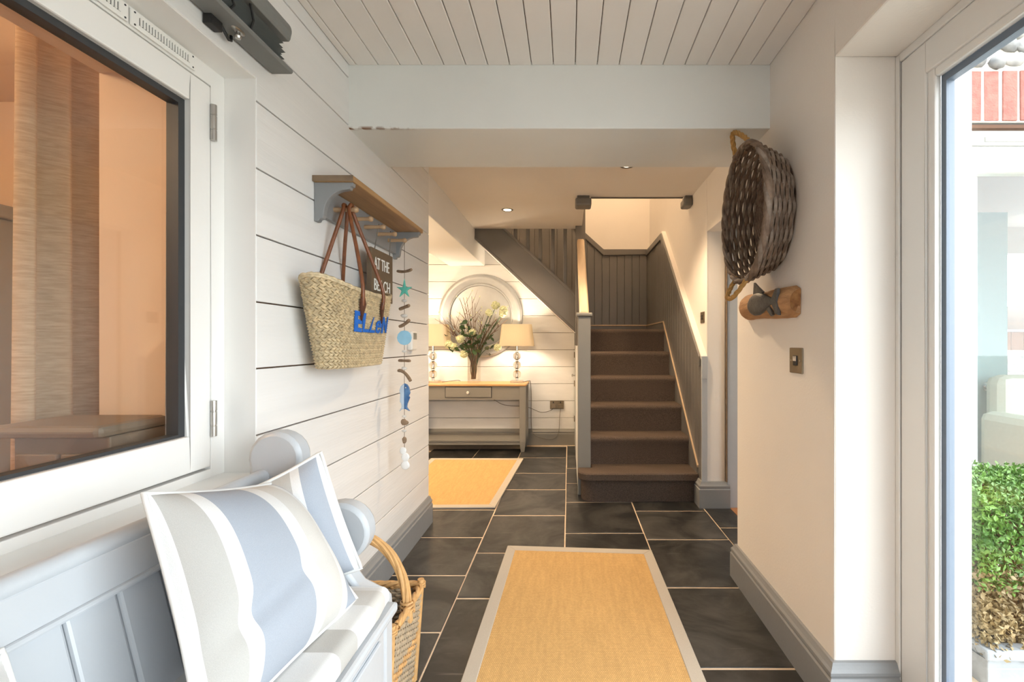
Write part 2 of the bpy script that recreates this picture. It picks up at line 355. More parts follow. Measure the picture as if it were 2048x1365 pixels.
# ---- floor of slate flags
floor = make('floor', B(-2.6, 1.30, -1.4, 5.3, -0.12, -0.0025), GROUT, (0,0,-0.12)); tag(floor, 'dark slate flagstone floor with sandy grout joints', 'floor', kind='structure')
cols = [(-2.3,-1.87,[0.9,1.4,1.9,2.35,2.8,3.3,3.75,4.25,4.75]), (-1.865,-1.375,[0.6,1.1,1.6,2.1,2.6,3.1,3.6,4.1,4.5]),
        (-1.37,-0.905,[0.2,0.65,1.1,1.55,2.0,2.5,2.93,3.4,3.83,4.247,4.62]),
        (-0.90,-0.4775,[-0.9,-0.45,0.0,0.43,0.86,1.27,1.687,2.102,2.514,2.93,3.38,3.82,4.247,4.62]),
        (-0.4725,-0.0250,[-1.0,-0.5,-0.05,0.4,0.9,1.42,1.913,2.326,2.833,3.333,3.754,4.262,4.72]),
        (-0.0200,0.4200,[-0.8,-0.3,0.2,0.66,1.13,1.6,2.08,2.567,3.069,3.483,3.906,4.327,4.75]),
        (0.4260,0.8720,[-0.9,-0.4,0.1,0.55,1.02,1.499,1.996,2.485,2.907,3.3]),
        (0.8780,1.2700,[1.9,2.25,2.643,3.08])]
for x0, x1, ys in cols:
    for a, b in zip(ys[:-1], ys[1:]):
        g = 0.0046; h = random.uniform(-0.0012, 0.0008)
        X0 = x0+random.uniform(-.0015,.0015); X1 = x1+random.uniform(-.0015,.0015)
        part('flagstone', B(X0, X1, a+g, b-g, -0.02, h), SLATE, floor, bevel=0.0035, loc=((X0+X1)/2,(a+b)/2,-0.02))
# ---- left wall of painted boards, with the window opening
wall_left = make('wall_left', MB().box(-1.0,-0.852, 1.223, 2.713, 0, 2.30).box(-1.0,-0.852,-1.3,1.223,1.786,2.30)
                 .box(-1.0,-0.845,-1.3,1.223,0,0.70).box(-1.0,-0.845,-1.3,-0.75,0.70,1.786), GAP, (-0.93,1,0)); tag(wall_left, 'white horizontal board wall with dark shadow gaps', 'wall', kind='structure')
plank0 = None
for a, b in zip(joints[:-1], joints[1:]):
    a = max(a, 0.02); b2 = min(b, 2.14)
    if b2-a < 0.02: continue
    if abs((b-a)-PH) < 1e-6 and b <= 1.7236:
        if plank0 is None: plank0 = part('plank', B(-0.853,-0.84,1.223,2.725,a+0.002,b-0.002), PLANK, wall_left, bevel=0.002, loc=(-0.85,2,a)); za = a
        else: clone(plank0, wall_left, (0,0,a-za))
    elif b <= 1.75: part('plank', B(-0.853,-0.84,1.223,2.725,a+0.002,b-0.002), PLANK, wall_left, bevel=0.002)
    elif a < 1.75:
        part('plank', MB().prism([(1.223,a+0.002),(2.725,a+0.002),(2.725,b-0.002),(-1.3,b-0.002),(-1.3,1.786),(1.223,1.786)], 'x', -0.853,-0.84), PLANK, wall_left, bevel=0.002)
    else: part('plank', B(-0.853,-0.84,-1.3,2.725,a+0.002,b2-0.003), PLANK, wall_left, bevel=0.002)
part('end_board', B(-1.0,-0.845,2.713,2.725,0,2.14), PLANK, wall_left, bevel=0.002)
# ---- near ceiling of tongue-and-groove boards
ceiling = make('ceiling', B(-1.0,1.11,-1.3,1.74,2.145,2.35), GAP, (0,0.3,2.145)); tag(ceiling, 'white painted tongue-and-groove board ceiling over the porch', 'ceiling', kind='structure')
xs = [-0.840,-0.811]+[-0.811+0.0835*i for i in range(1,19)]+[0.767]
for a, b in zip(xs[:-1], xs[1:]):
    part('ceiling_board', B(a+0.0012,b-0.0012,-1.3,1.736,2.133,2.146), CEILP, ceiling, bevel=0.0035, loc=(a,0.2,2.14))
beam = make('beam', B(-0.852,0.775,1.736,2.12,1.892,2.36), BEAMW, (0,1.93,1.892), bevel=0.004); tag(beam, 'wide white boxed beam crossing the passage overhead', 'beam', kind='structure')
# ---- right wall: stub between the glazed door and the hall doorway
wall_right = make('wall_right', MB().box(0.767,1.11,1.317,2.077,0,2.36).box(0.767,1.11,-1.10,1.317,1.90,2.36).box(0.767,1.11,-1.3,-1.10,0,2.36), CREAM, (0.93,1.7,0), bevel=0.006)
tag(wall_right, 'warm white plaster wall carrying the round wicker tray', 'wall', kind='structure')
wall_rear = make('wall_rear', MB().box(-1.0,0.35,-1.45,-1.3,0,2.36).box(0.74,1.11,-1.45,-1.3,0,2.36).box(0.35,0.74,-1.45,-1.3,2.08,2.36), WHITE, (0,-1.4,0)); tag(wall_rear, 'white porch end wall with an added daylight opening behind the viewer', 'wall', kind='structure')
# ---- hall
wall_back = make('wall_back', MB().prism([(-2.5,0),(0.06,0),(0.06,1.176),(-1.10,2.2548),(-1.10,2.4),(-2.5,2.4)],'y',4.823,4.95), GAP, (-1,4.85,0)); tag(wall_back, 'white board wall behind the console table, cut off under the stairs', 'wall', kind='structure')
def cutx(z): return min(0.06, 0.057-(z-1.176)/0.93)
for a, b in zip(joints[:-1], joints[1:]):
    a2, b2 = max(a,0.0)+0.002, min(b,2.15)-0.002
    part('plank', MB().prism([(-2.4,a2),(cutx(a2),a2),(cutx(b2),b2),(-2.4,b2)] if not (a2 < 1.172 < b2) else [(-2.4,a2),(0.06,a2),(0.06,1.172),(cutx(b2),b2),(-2.4,b2)], 'y', 4.81, 4.824), PLANK, wall_back, bevel=0.002)
wall_hall = make('wall_hall_left', B(-2.5,-2.4,2.6,4.95,0,2.4), WHITE, (-2.45,3.7,0)); tag(wall_hall, 'white end wall of the hall', 'wall', kind='structure')
wall_hall2 = make('wall_hall_front', B(-2.5,-0.99,2.6,2.725,0,2.4), WHITE, (-1.7,2.66,0)); tag(wall_hall2, 'white hall wall backing onto the living room', 'wall', kind='structure')
for a, b in zip(joints[:-1], joints[1:]):
    part('plank', B(-2.4,-1.0,2.725,2.738,max(a,0)+0.002,min(b,2.15)-0.002), PLANK, wall_hall2, bevel=0.002)
ceil2 = make('ceiling_hall', MB().box(-2.5,1.02,2.1,3.36,2.15,2.42).box(-2.5,0.12,3.36,4.28,2.15,2.42).box(-2.5,-1.12,4.28,4.95,2.15,2.42), CREAM, (-0.5,3,2.15)); tag(ceil2, 'cream plaster hall ceiling with stairwell opening', 'ceiling', kind='structure')
boxing = make('boxed_beam', B(-1.26,-0.89,2.725,4.815,1.887,2.16), WHITE, (-1.07,3.8,1.887), bevel=0.004); tag(boxing, 'white boxed-in beam running along the hall ceiling', 'beam', kind='structure')
# right wall of hall and stair: doorway between y=2.077 and 2.97
wall_stair = make('wall_stair_right', MB().box(0.90,1.02,2.97,5.2,0,4.4).box(0.90,1.02,2.077,2.97,1.80,4.4), CREAM, (0.96,3.5,0), bevel=0.004); tag(wall_stair, 'cream wall rising beside the stairs above the panelling', 'wall', kind='structure')
wall_sb = make('wall_stair_back', B(-2.5,0.92,5.08,5.2,0,4.4), CREAM, (0,5.1,0)); tag(wall_sb, 'cream wall at the back of the stairwell', 'wall', kind='structure')
wall_up = make('wall_upper', MB().box(-2.5,1.02,2.95,3.0,2.42,4.4).box(-2.55,-2.5,2.95,5.2,2.4,4.4), CREAM, (0,3,2.42)); tag(wall_up, 'cream upper landing wall', 'wall', kind='structure')
ceil3 = make('ceiling_upper', B(-2.55,1.02,2.95,5.2,4.4,4.5), CREAM, (0,4,4.4)); tag(ceil3, 'cream ceiling above the upper landing', 'ceiling', kind='structure')
# ---- skirting boards
SK = [(0,0),(0.024,0),(0.024,0.108),(0.019,0.113),(0.019,0.118),(0.022,0.122),(0.021,0.130),(0.015,0.137),(0.011,0.145),(0.008,0.152),(0,0.154)]
def skirt(name, p0, p1, nrm, label, m=GREY, h=1.0, ext0=0, ext1=0):
    mb = MB(); n = len(SK); vs = []
    d = (Vector(p1)-Vector(p0)).normalized(); nv = Vector(nrm)
    for p, e in ((Vector(p0),-ext0),(Vector(p1),ext1)):
        for a, z in SK:
            q = p+d*e*a/0.024 + nv*a; vs.append((q.x,q.y,z*h))
    mb.add(vs, [tuple(range(n)), tuple(range(2*n-1,n-1,-1))]+[(i,(i+1)%n,n+(i+1)%n,n+i) for i in range(n)])
    o = make(name, mb, m, ((p0[0]+p1[0])/2,(p0[1]+p1[1])/2,0)); return tag(o, label, 'skirting board', kind='structure')
skirt('baseboard_left', (-0.84,1.19), (-0.84,2.725), (1,0), 'grey moulded skirting board under the white board wall', h=1.04)
skirt('baseboard_right', (0.767,1.317), (0.767,2.077), (-1,0), 'grey moulded skirting board under the wicker tray wall', ext0=0.024, ext1=0.024)
skirt('baseboard_door_return', (0.767,1.317), (0.944,1.317), (0,-1), 'short grey skirting board beside the glazed door', ext0=0.024)
skirt('baseboard_doorway', (0.767,2.077), (1.02,2.077), (0,1), 'grey skirting board turning into the hall doorway', ext0=0.024)
skirt('baseboard_pier', (0.868,2.97), (1.045,2.97), (0,-1), 'grey skirting board across the pier beside the stairs', h=1.12, ext0=0.024)
skirt('baseboard_pier_side', (0.868,2.97), (0.868,3.07), (-1,0), 'grey skirting board end beside the bottom stair', h=1.12, ext0=0.024)
skirt('baseboard_back', (-2.4,4.81), (0.06,4.81), (0,-1), 'dark grey skirting board behind the console table', m=TABLEG, h=1.1)

# ---- left window (into the living room)
win = empty('window_1', (-0.93,0.3,0.725), 'white casement window in the board wall onto a warm room', 'window', kind='structure')
part('reveal', MB().box(-0.93,-0.842,1.2215,1.2245,0.70,1.788).box(-0.93,-0.842,-0.75,1.223,1.783,1.788), FRAMEW, win)
part('frame', MB().box(-0.985,-0.925,1.176,1.222,0.725,1.785).box(-0.985,-0.925,-0.75,1.176,1.737,1.785).box(-0.985,-0.925,-0.75,-0.70,0.725,1.737).box(-0.985,-0.925,-0.75,1.176,0.725,0.748), FRAMEW, win, bevel=0.002)
sash = part('sash', MB().box(-0.98,-0.922,1.108,1.172,0.755,1.733).box(-0.98,-0.922,-0.70,1.108,1.665,1.733).box(-0.98,-0.922,-0.70,1.108,0.755,0.845), FRAMEW, win, bevel=0.004)
part('gasket', MB().box(-0.965,-0.936,1.090,1.108,0.845,1.665).box(-0.965,-0.936,-0.70,1.09,1.650,1.665).box(-0.965,-0.936,-0.70,1.09,0.845,0.852), GASKET, sash)
part('pane', B(-0.956,-0.950,-0.70,1.10,0.845,1.66), GLASSL, sash)
part('window_sill', MB().box(-0.985,-0.815,-0.75,1.222,0.690,0.726), FRAMEW, win, bevel=0.006)
for z in (0.842, 1.605):
    h = part('hinge', MB().lathe([(0.0075,0),(0.0075,0.026),(0.0066,0.027),(0.0066,0.029),(0.0075,0.030),(0.0075,0.063),(0.0066,0.064),(0.0066,0.066),(0.0075,0.067),(0.0075,0.092)], (-0.917,1.174,z-0.01), n=12), STEEL, win, smooth=40)
def vent(y0):
    v = part('trickle_vent', B(-0.924,-0.919,y0,y0+0.165,1.742,1.778), PLASTIC, win, bevel=0.002)
    part('grille', B(-0.9195,-0.9183,y0+0.018,y0+0.147,1.752,1.768), GASKET, v)
    for k in range(18):
        y = y0+0.019+k*0.0072; part('louvre', B(-0.9190,-0.9165,y,y+0.0042,1.7515,1.7685), PLASTIC, v)
    for yy in (0.008,0.157):
        for zz in (1.747,1.773): part('screw', MB().lathe([(0.002,0),(0.002,0.001)], (-0.919,y0+yy,zz), axis='x', n=8), GASKET, v)
vent(0.955); vent(0.785); vent(0.615)

# ---- glazed door in the right wall
dr = empty('door_1', (0.97,0.4,0), 'white framed fully glazed garden door in the side wall', 'door', kind='structure')
part('frame', MB().box(0.944,1.0,1.300,1.317,0,1.90).box(0.944,1.0,-1.10,1.300,1.876,1.90).box(0.944,1.0,-1.10,-1.06,0,1.876).box(0.944,1.02,-1.10,1.300,-0.02,0.03), FRAMEW, dr, bevel=0.003)
leaf = part('sash', MB().box(0.947,1.0,1.210,1.297,0.032,1.873).box(0.947,1.0,-1.06,1.210,1.790,1.873).box(0.947,1.0,-1.06,1.210,0.032,0.16).box(0.947,1.0,-1.06,-0.96,0.16,1.79), FRAMEW, dr, bevel=0.003)
part('glazing_bead', MB().box(0.953,0.972,1.186,1.212,0.14,1.80).box(0.953,0.972,-0.96,1.186,1.767,1.792).box(0.953,0.972,-0.96,1.186,0.155,0.185), FRAMEW, leaf, bevel=0.005)
part('gasket', MB().box(0.972,0.994,1.172,1.188,0.17,1.78).box(0.972,0.994,-0.96,1.172,1.750,1.770).box(0.972,0.994,-0.96,1.172,0.175,0.190), GASKETB, leaf)
part('pane', B(0.975,0.981,-0.96,1.18,0.17,1.765), GLASS, leaf)
part('outer_reveal', MB().box(1.0,1.115,1.26,1.318,-0.15,1.90), FRAMEW, dr)

# ---- pier doorway frame into the wing
d3 = empty('door_3', (1.06,2.98,0), 'grey door frame in the hall doorway', 'door', kind='structure')
part('door_post', MB().box(1.028,1.16,2.955,3.03,0,1.84), BENCHG, d3, bevel=0.004)
part('door_head', MB().box(1.022,1.07,2.077,2.955,1.80,1.84), BENCHG, d3, bevel=0.004)
part('draught_strip', B(1.0205,1.0275,2.95,2.968,0.17,1.80), OAKD, d3)

# ---- wing room seen through the glazed door
wf = make('wall_wing', MB().box(1.02,1.45,1.92,2.1,-0.3,2.75).box(3.4,6.0,1.92,2.1,-0.3,2.75).box(1.45,3.4,1.92,2.1,2.005,2.75), MORTAR, (2.4,2,0)); tag(wf, 'flint and brick wing wall seen through the glazed door', 'wall', kind='structure')
brick0 = None
for k in range(16):
    x = 1.452+k*0.075
    if brick0 is None: brick0 = part('brick', B(x,x+0.061,1.9155,1.96,2.012,2.222), BRICK, wf, bevel=0.002, loc=(x,1.93,2.0))
    else:
        c = clone(brick0, wf, (k*0.075,random.uniform(-.003,.003),random.uniform(-.003,.003))); c.rotation_euler = (0,random.uniform(-.012,.012),0)
for r in range(7):
    for k in range(12):
        x = 1.45+k*0.088+(r%2)*0.045+random.uniform(-.014,.014); z = 2.262+r*0.062+random.uniform(-.008,.008)
        part('flint', MB().ball((x,1.918,z), random.uniform(.034,.048), 0.022, random.uniform(.024,.034), 9, 6, 0.16), FLINT, wf, smooth=60, loc=(x,1.92,z))
part('lintel_angle', MB().box(1.45,3.4,1.93,2.0,1.998,2.010), GASKET, wf); part('lintel_board', MB().box(1.45,3.4,1.925,2.0,1.984,1.998), FENCE, wf)
w2 = empty('window_2', (2.4,1.97,0), 'tall white-framed garden window of the wing', 'window', kind='structure')
part('frame', MB().box(1.45,3.4,1.95,2.02,1.925,1.985).box(1.45,1.52,1.95,2.02,-0.1,1.925).box(3.33,3.4,1.95,2.02,-0.1,1.925).box(1.45,3.4,1.95,2.02,-0.12,0.0), FRAMEW, w2, bevel=0.003)
s2 = part('sash', MB().box(1.53,2.44,1.955,2.01,1.81,1.918).box(1.53,1.64,1.955,2.01,0.0,1.81).box(2.33,2.44,1.955,2.01,0.0,1.81).box(1.53,2.44,1.955,2.01,0.0,0.16), FRAMEW, w2, bevel=0.004)
part('pane', B(1.64,2.33,1.98,1.986,0.16,1.81), GLASS, s2)
s3 = part('sash', MB().box(2.45,3.32,1.955,2.01,1.81,1.918).box(2.45,2.56,1.955,2.01,0.0,1.81).box(3.21,3.32,1.955,2.01,0.0,1.81).box(2.45,3.32,1.955,2.01,0.0,0.16), FRAMEW, w2, bevel=0.004)
part('pane', B(2.56,3.21,1.98,1.986,0.16,1.81), GLASS, s3)
part('trickle_vent', B(1.78,2.2,1.944,1.951,1.935,1.955), LCD, w2)
wr = make('wall_wing_inner', MB().box(1.0,2.3,3.22,3.30,0,2.4).box(1.0,4.55,5.2,5.3,0,2.4).box(4.55,6.0,5.2,5.3,0,0.55).box(4.55,6.0,5.2,5.3,2.1,2.4).box(5.9,6.0,2.1,5.3,0,2.4), WHITE, (3,4,0)); tag(wr, 'white inner walls of the wing room', 'wall', kind='structure')
cw = make('ceiling_wing', B(1.02,6.0,1.92,5.3,2.4,2.75), WHITE, (3,3.5,2.4)); tag(cw, 'white ceiling of the wing room', 'ceiling', kind='structure')
fw = make('floor_wing', B(1.30,6.0,2.1,5.3,-0.12,0.0), FLOORW, (3,3.5,-0.12)); tag(fw, 'warm wooden floor of the wing room', 'floor', kind='structure')
fw2 = make('floor_threshold', B(1.045,1.3,2.08,5.3,-0.10,0.003), FLOORW, (1.15,3,-0.1)); tag(fw2, 'sliver of wooden floor beyond the hall doorway', 'floor', kind='structure')
d2 = empty('door_2', (2.7,3.24,0), 'pale aqua panelled door inside the wing room', 'door', kind='structure')
dl = part('door_leaf', MB().box(2.30,3.105,3.22,3.26,0.0,2.0), DOORT, d2, bevel=0.003)
part('door_panel', MB().box(2.42,2.88,3.212,3.225,0.12,0.66), DOORT, dl, bevel=0.006); part('door_panel', MB().box(2.42,2.88,3.212,3.225,0.85,1.88), DOORT, dl, bevel=0.006)
part('door_knob', MB().lathe([(0.034,0),(0.034,-0.008),(0.012,-0.012),(0.012,-0.03),(0.028,-0.038),(0.033,-0.052),(0.026,-0.064),(0,-0.068)], (2.955,3.22,0.765), axis='y', n=20), CHROME, dl, smooth=40)
# pleated cloth helper
def pleated(p0, p1, z0, z1, amp, waves, axis, n=64, thick=0.006, nz=8, spread=0.0):
    mb = MB(); vs = []; fs = []
    for side in (0,1):
        for j in range(nz+1):
            t = j/nz; z = z0+(z1-z0)*t
            for i in range(n+1):
                s = i/n; a = math.sin(s*waves*2*PI)*amp*(1-0.35*t)
                p = p0+(p1-p0)*s; p += spread*(1-t)*(s-0.5)
                q = a+side*thick
                vs.append((axis+q, p, z) )
    W = n+1; H = (nz+1)*W
    for j in range(nz):
        for i in range(n):
            a = j*W+i; fs.append((a,a+1,a+W+1,a+W)); b = a+H; fs.append((b,b+W,b+W+1,b+1))
    for j in range(nz):
        for i in (0,n): a = j*W+i; fs.append((a,a+W,a+W+H,a+H))
    for i in range(n):
        for j in (0,nz): a = j*W+i; fs.append((a,a+1,a+1+H,a+H))
    return mb.add(vs, fs)
mbc = pleated(1.50,1.912,0.02,1.95,0.018,5,2.13)
mbc.v = [(y,x,z) for x,y,z in mbc.v]
o = make('curtain', mbc, SHEER, (1.72,2.13,0.02), smooth=60); tag(o, 'white curtain hanging inside the wing window', 'curtain')

# ---- living room behind the left window
lr = make('wall_living', MB().box(-4.6,-4.5,-1.6,2.6,0,2.4).box(-4.6,-0.99,2.50,2.6,0,2.4).box(-4.6,-1.0,-1.7,-1.6,0,2.4).box(-1.21,-1.0,1.172,2.5,0,2.4).box(-1.21,-1.0,-1.6,1.172,1.769,2.4).box(-1.02,-1.0,-1.6,1.172,0,0.735), TAN, (-2.8,0.5,0)); tag(lr, 'tan living room walls seen through the casement window', 'wall', kind='structure')
lf = make('floor_living', B(-4.6,-1.0,-1.7,2.6,-0.1,0), FLOORW, (-2.8,0.5,-0.1)); tag(lf, 'wooden living room floor', 'floor', kind='structure')
lc = make('ceiling_living', B(-4.6,-1.0,-1.7,2.6,2.4,2.5), TAN, (-2.8,0.5,2.4)); tag(lc, 'tan living room ceiling', 'ceiling', kind='structure')
o = make('curtain', pleated(1.10,1.285,0.0,2.2,0.028,2.5,-1.335,n=60,spread=0.04), CURTL, (-1.33,1.19,0), smooth=60); tag(o, 'beige slubbed linen curtain behind the casement window', 'curtain')
cb = empty('sideboard', (-1.13,1.08,0), 'grey-brown panelled sideboard low behind the casement window', 'sideboard')
part('body', B(-1.245,-1.03,1.02,1.165,0.0,0.862), GREYCAB, cb, bevel=0.004); part('top', B(-1.275,-1.024,0.99,1.168,0.862,0.890), GREYCAB, cb, bevel=0.012)
for a, b in ((-1.235,-1.140),(-1.132,-1.04)): part('panel', B(a,b,1.012,1.024,0.1,0.825), GREYCAB, cb, bevel=0.004)
tc = empty('tall_cupboard', (-3.6,2.3,0), 'tall grey cupboard at the far side of the living room', 'cupboard')
part('body', B(-4.2,-2.95,2.2,2.49,0,1.72), TABLEG, tc, bevel=0.005); part('cornice', B(-4.24,-2.92,2.17,2.49,1.72,1.79), TABLEG, tc, bevel=0.01)
for a in (-4.18,-3.57): part('door', B(a,a+0.6,2.185,2.205,0.05,1.68), TABLEG, tc, bevel=0.006)

# ================================================================== STAIRCASE
st = empty('staircase', (0.5,3.07,0), 'brown carpeted staircase with grey painted balustrade turning left', 'staircase', kind='thing')
R = 0.2; G = 0.211; Y2 = 3.28
def step_profile(i):
    y = Y2+(i-2)*G; z = R*i; zb = R*(i-1)
    yb = y+G+0.02
    nose = [(y-0.012+0.026-0.026*math.cos(a), z-0.026+0.026*math.sin(a)) for a in [PI/2*k/6 for k in range(6,-1,-1)]]
    under = [(y-0.009,z-0.042),(y-0.002,z-0.062)]
    return [(yb,zb-0.02 if i>1 else 0),(y,zb-0.02 if i>1 else 0)]+under[::-1]+nose[::-1]+[(yb,z)]
for i in range(2,6):
    part('carpeted_step', MB().prism(step_profile(i),'x',0.150,0.868), CARPET, st, smooth=40)
# bottom step: bull-nosed, wider, rounded at its left end
def bull(x0, x1, y0, y1, r, n=8):
    return [(x1,y1),(x0,y1)]+[(x0+r-r*math.cos(a), y0+r-r*math.sin(a)) for a in [PI/2*k/n for k in range(n+1)]]+[(x1,y0)]
part('carpeted_step', MB().prism(bull(0.085,0.868,3.075,3.20,0.09),'z',0.0,0.17).prism(bull(0.156,0.868,3.15,3.30,0.01),'z',0.0,0.17), CARPET, st, smooth=40)
part('carpeted_step', MB().prism(bull(0.062,0.868,3.040,3.20,0.085),'z',0.145,0.2).prism(bull(0.156,0.868,3.1,3.30,0.01),'z',0.146,0.1995), CARPET, st, bevel=0.02, smooth=50)
pr6 = step_profile(6); pr6[0] = (5.06, 0.98); pr6[-1] = (5.06, 1.2)
part('carpeted_landing', MB().prism(pr6,'x',0.150,0.868), CARPET, st, smooth=40)
def newel(x0, x1, y0, y1, z0, z1, cap=True, m=STAIRG):
    n = part('newel_post', B(x0,x1,y0,y1,z0,z1), m, st, bevel=0.006)
    if cap: part('newel_cap', MB().box(x0-0.012,x1+0.012,y0-0.012,y1+0.012,z1,z1+0.026), m, n, bevel=0.007)
newel(0.062,0.153,3.205,3.296,0.0,1.262,m=TABLEG)
newel(0.060,0.150,4.17,4.262,0.0,2.7,cap=False)
# lower flight: closed side under the string, string, handrail, balusters
part('side_panel', MB().prism([(3.296,0),(4.82,0),(4.82,1.1),(4.2,1.1),(3.296,0.26)],'x',0.085,0.110), PLANK, st)
part('string', MB().prism([(3.296,0.12),(3.296,0.40),(4.17,1.30),(4.17,1.02)],'x',0.102,0.140), STAIRG, st, bevel=0.004)
part('handrail', MB().prism([(3.20,1.262),(3.20,1.292),(3.26,1.345),(4.20,2.05),(4.20,1.985)],'x',0.072,0.141), RAILW, st, bevel=0.014)
for k in range(6):
    y = 3.40+k*0.125; part('baluster', B(0.104,0.138,y,y+0.034,0.40+(y-3.296)*1.03-0.02,1.30+(y-3.2)*0.70-0.03), STAIRG, st, bevel=0.004)
# upper flight going left
def zl(x): return 1.176-0.93*(x-0.057)
part('string', MB().prism([(0.06,zl(0.06)),(0.06,zl(0.06)+0.36),(-1.10,zl(-1.10)+0.36),(-1.10,zl(-1.10))],'y',4.295,4.335), STAIRG, st, bevel=0.003)
part('string_bead', MB().prism([(0.06,zl(0.06)+0.335),(0.06,zl(0.06)+0.368),(-1.10,zl(-1.10)+0.368),(-1.10,zl(-1.10)+0.335)],'y',4.280,4.345), STAIRG, st, bevel=0.006)
part('string_bead', MB().prism([(0.06,zl(0.06)+0.0),(0.06,zl(0.06)+0.03),(-1.10,zl(-1.10)+0.03),(-1.10,zl(-1.10))],'y',4.287,4.30), STAIRG, st, bevel=0.004)
part('soffit', MB().prism([(0.06,zl(0.06)+0.002),(0.06,zl(0.06)+0.02),(-1.10,zl(-1.10)+0.02),(-1.10,zl(-1.10)+0.002)],'y',4.335,5.06), WHITE, st)
for k in range(8):
    x = -0.036-k*0.1175; part('baluster', MB().box(x-0.017,x+0.017,4.298,4.332,zl(x)+0.32,zl(x)+1.2), STAIRG, st, bevel=0.005)
part('handrail', MB().prism([(0.06,zl(0.06)+1.19),(0.06,zl(0.06)+1.25),(-1.10,zl(-1.10)+1.25),(-1.10,zl(-1.10)+1.19)],'y',4.285,4.345), STAIRG, st, bevel=0.012)
# landing newel drops at the edge of the ceiling opening
for x0, x1, nm in ((0.046,0.164,'left'),(0.835,0.90,'right')):
    dpp = part('newel_drop', B(x0,x1,3.30,3.42,2.075,2.132), STAIRG, st, bevel=0.012)
    part('newel_drop_collar', B(x0+0.014,x1-(0.014 if nm=='left' else 0),3.314,3.41,2.125,2.152), STAIRG, dpp, bevel=0.003)
part('opening_edging', B(0.16,0.84,3.352,3.366,2.142,2.152), STAIRG, st)
# under-stair cupboard door
cdoor = part('cupboard_door', MB().prism([(3.32,0.03),(4.78,0.03),(4.78,1.05),(4.1,1.05),(3.40,0.36),(3.32,0.30)],'x',0.062,0.084), PLANK, st, bevel=0.002, label='white planked cupboard door under the stairs')
part('knob', MB().lathe([(0.006,0),(0.006,-0.018),(0.014,-0.022),(0.016,-0.030),(0.010,-0.036),(0,-0.037)], (0.062,4.55,0.75), axis='x', n=14), STEEL, cdoor, smooth=40)
for z in (0.25,0.62,0.92): part('hinge', MB().box(0.052,0.063,4.765,4.79,z,z+0.06), BRASS, cdoor)

# ---- tongue-and-groove panelling of the stairwell
pb = empty('panelling_back', (0.2,5.06,1.2), 'grey tongue-and-groove panelling across the back of the stairwell', 'panelling', kind='structure')
def dado_b(x): return 2.06 if x > 0.384 else 2.06+0.90*(0.384-x)
x = 0.868
while x > -1.15:
    a, b = x-0.0835, x
    part('panel_board', MB().prism([(a+0.0012,1.0 if a > -0.1 else zl(a)-0.1),(b-0.0012,1.0 if b > -0.1 else zl(b)-0.1),(b-0.0012,dado_b(b)),(a+0.0012,dado_b(a))],'y',5.058,5.072), STAIRG, pb, bevel=0.003)
    x -= 0.0835
part('backing', MB().prism([(-1.15,1.0),(0.90,1.0),(0.90,2.06),(0.384,2.06),(-1.15,3.44)],'y',5.070,5.081), GASKET, pb)
part('dado_rail', MB().prism([(0.868,2.055),(0.868,2.115),(0.384,2.115),(-1.15,3.495),(-1.15,3.425),(0.384,2.045)],'y',5.035,5.075), STAIRG, pb, bevel=0.006)
part('skirting', MB().box(0.15,0.868,5.04,5.058,1.2,1.262), STAIRG, pb, bevel=0.003)
part('skirting_bead', MB().box(0.15,0.868,5.036,5.058,1.262,1.275), RAILW, pb, bevel=0.004)
pr = empty('panelling_right', (0.88,4.0,0), 'grey tongue-and-groove panelling climbing beside the stairs', 'panelling', kind='structure')
def dado_r(y): return 2.06 if y > 4.24 else 2.06-0.883*(4.24-y)
y = 2.975
while y < 5.05:
    b = min(y+0.0835, 5.058)
    part('panel_board', MB().prism([(y+0.0012,0.0),(b-0.0012,0.0),(b-0.0012,dado_r(b)),(y+0.0012,dado_r(y))],'x',0.868,0.882), STAIRG, pr, bevel=0.003)
    y += 0.0835
part('backing', MB().prism([(2.975,0),(5.06,0),(5.06,2.05),(4.24,2.05),(2.975,dado_r(2.975)-0.01)],'x',0.880,0.901), GASKET, pr)
part('ledge', MB().prism([(2.965,dado_r(2.965)+0.020),(2.965,dado_r(2.965)+0.056),(4.24,2.116),(5.06,2.116),(5.06,2.08),(4.25,2.08)],'x',0.862,0.901), CREAM, pr, bevel=0.004)
part('dado_rail', MB().prism([(2.985,dado_r(2.985)-0.03),(2.985,dado_r(2.985)+0.036),(4.235,2.098),(5.06,2.098),(5.06,2.04),(4.25,2.04)],'x',0.850,0.870), STAIRG, pr, bevel=0.005)
part('end_trim', B(0.864,0.9005,2.960,2.9755,0.168,dado_r(2.97)-0.09), BENCHG, pr, bevel=0.002)
part('post_bracket', MB().box(0.862,0.90,2.955,2.975,dado_r(2.97)-0.10,dado_r(2.97)+0.05), BENCHG, pr, bevel=0.004)
part('skirting', MB().prism([(3.07,0),(3.07,0.255),(4.17,1.262),(5.058,1.262),(5.058,1.0),(4.3,1.0),(3.4,0.0)],'x',0.861,0.869), STAIRG, pr)
part('skirting_bead', MB().prism([(3.05,0.240),(3.05,0.254),(4.17,1.276),(5.058,1.276),(5.058,1.264),(4.17,1.264)],'x',0.858,0.869), RAILW, pr)

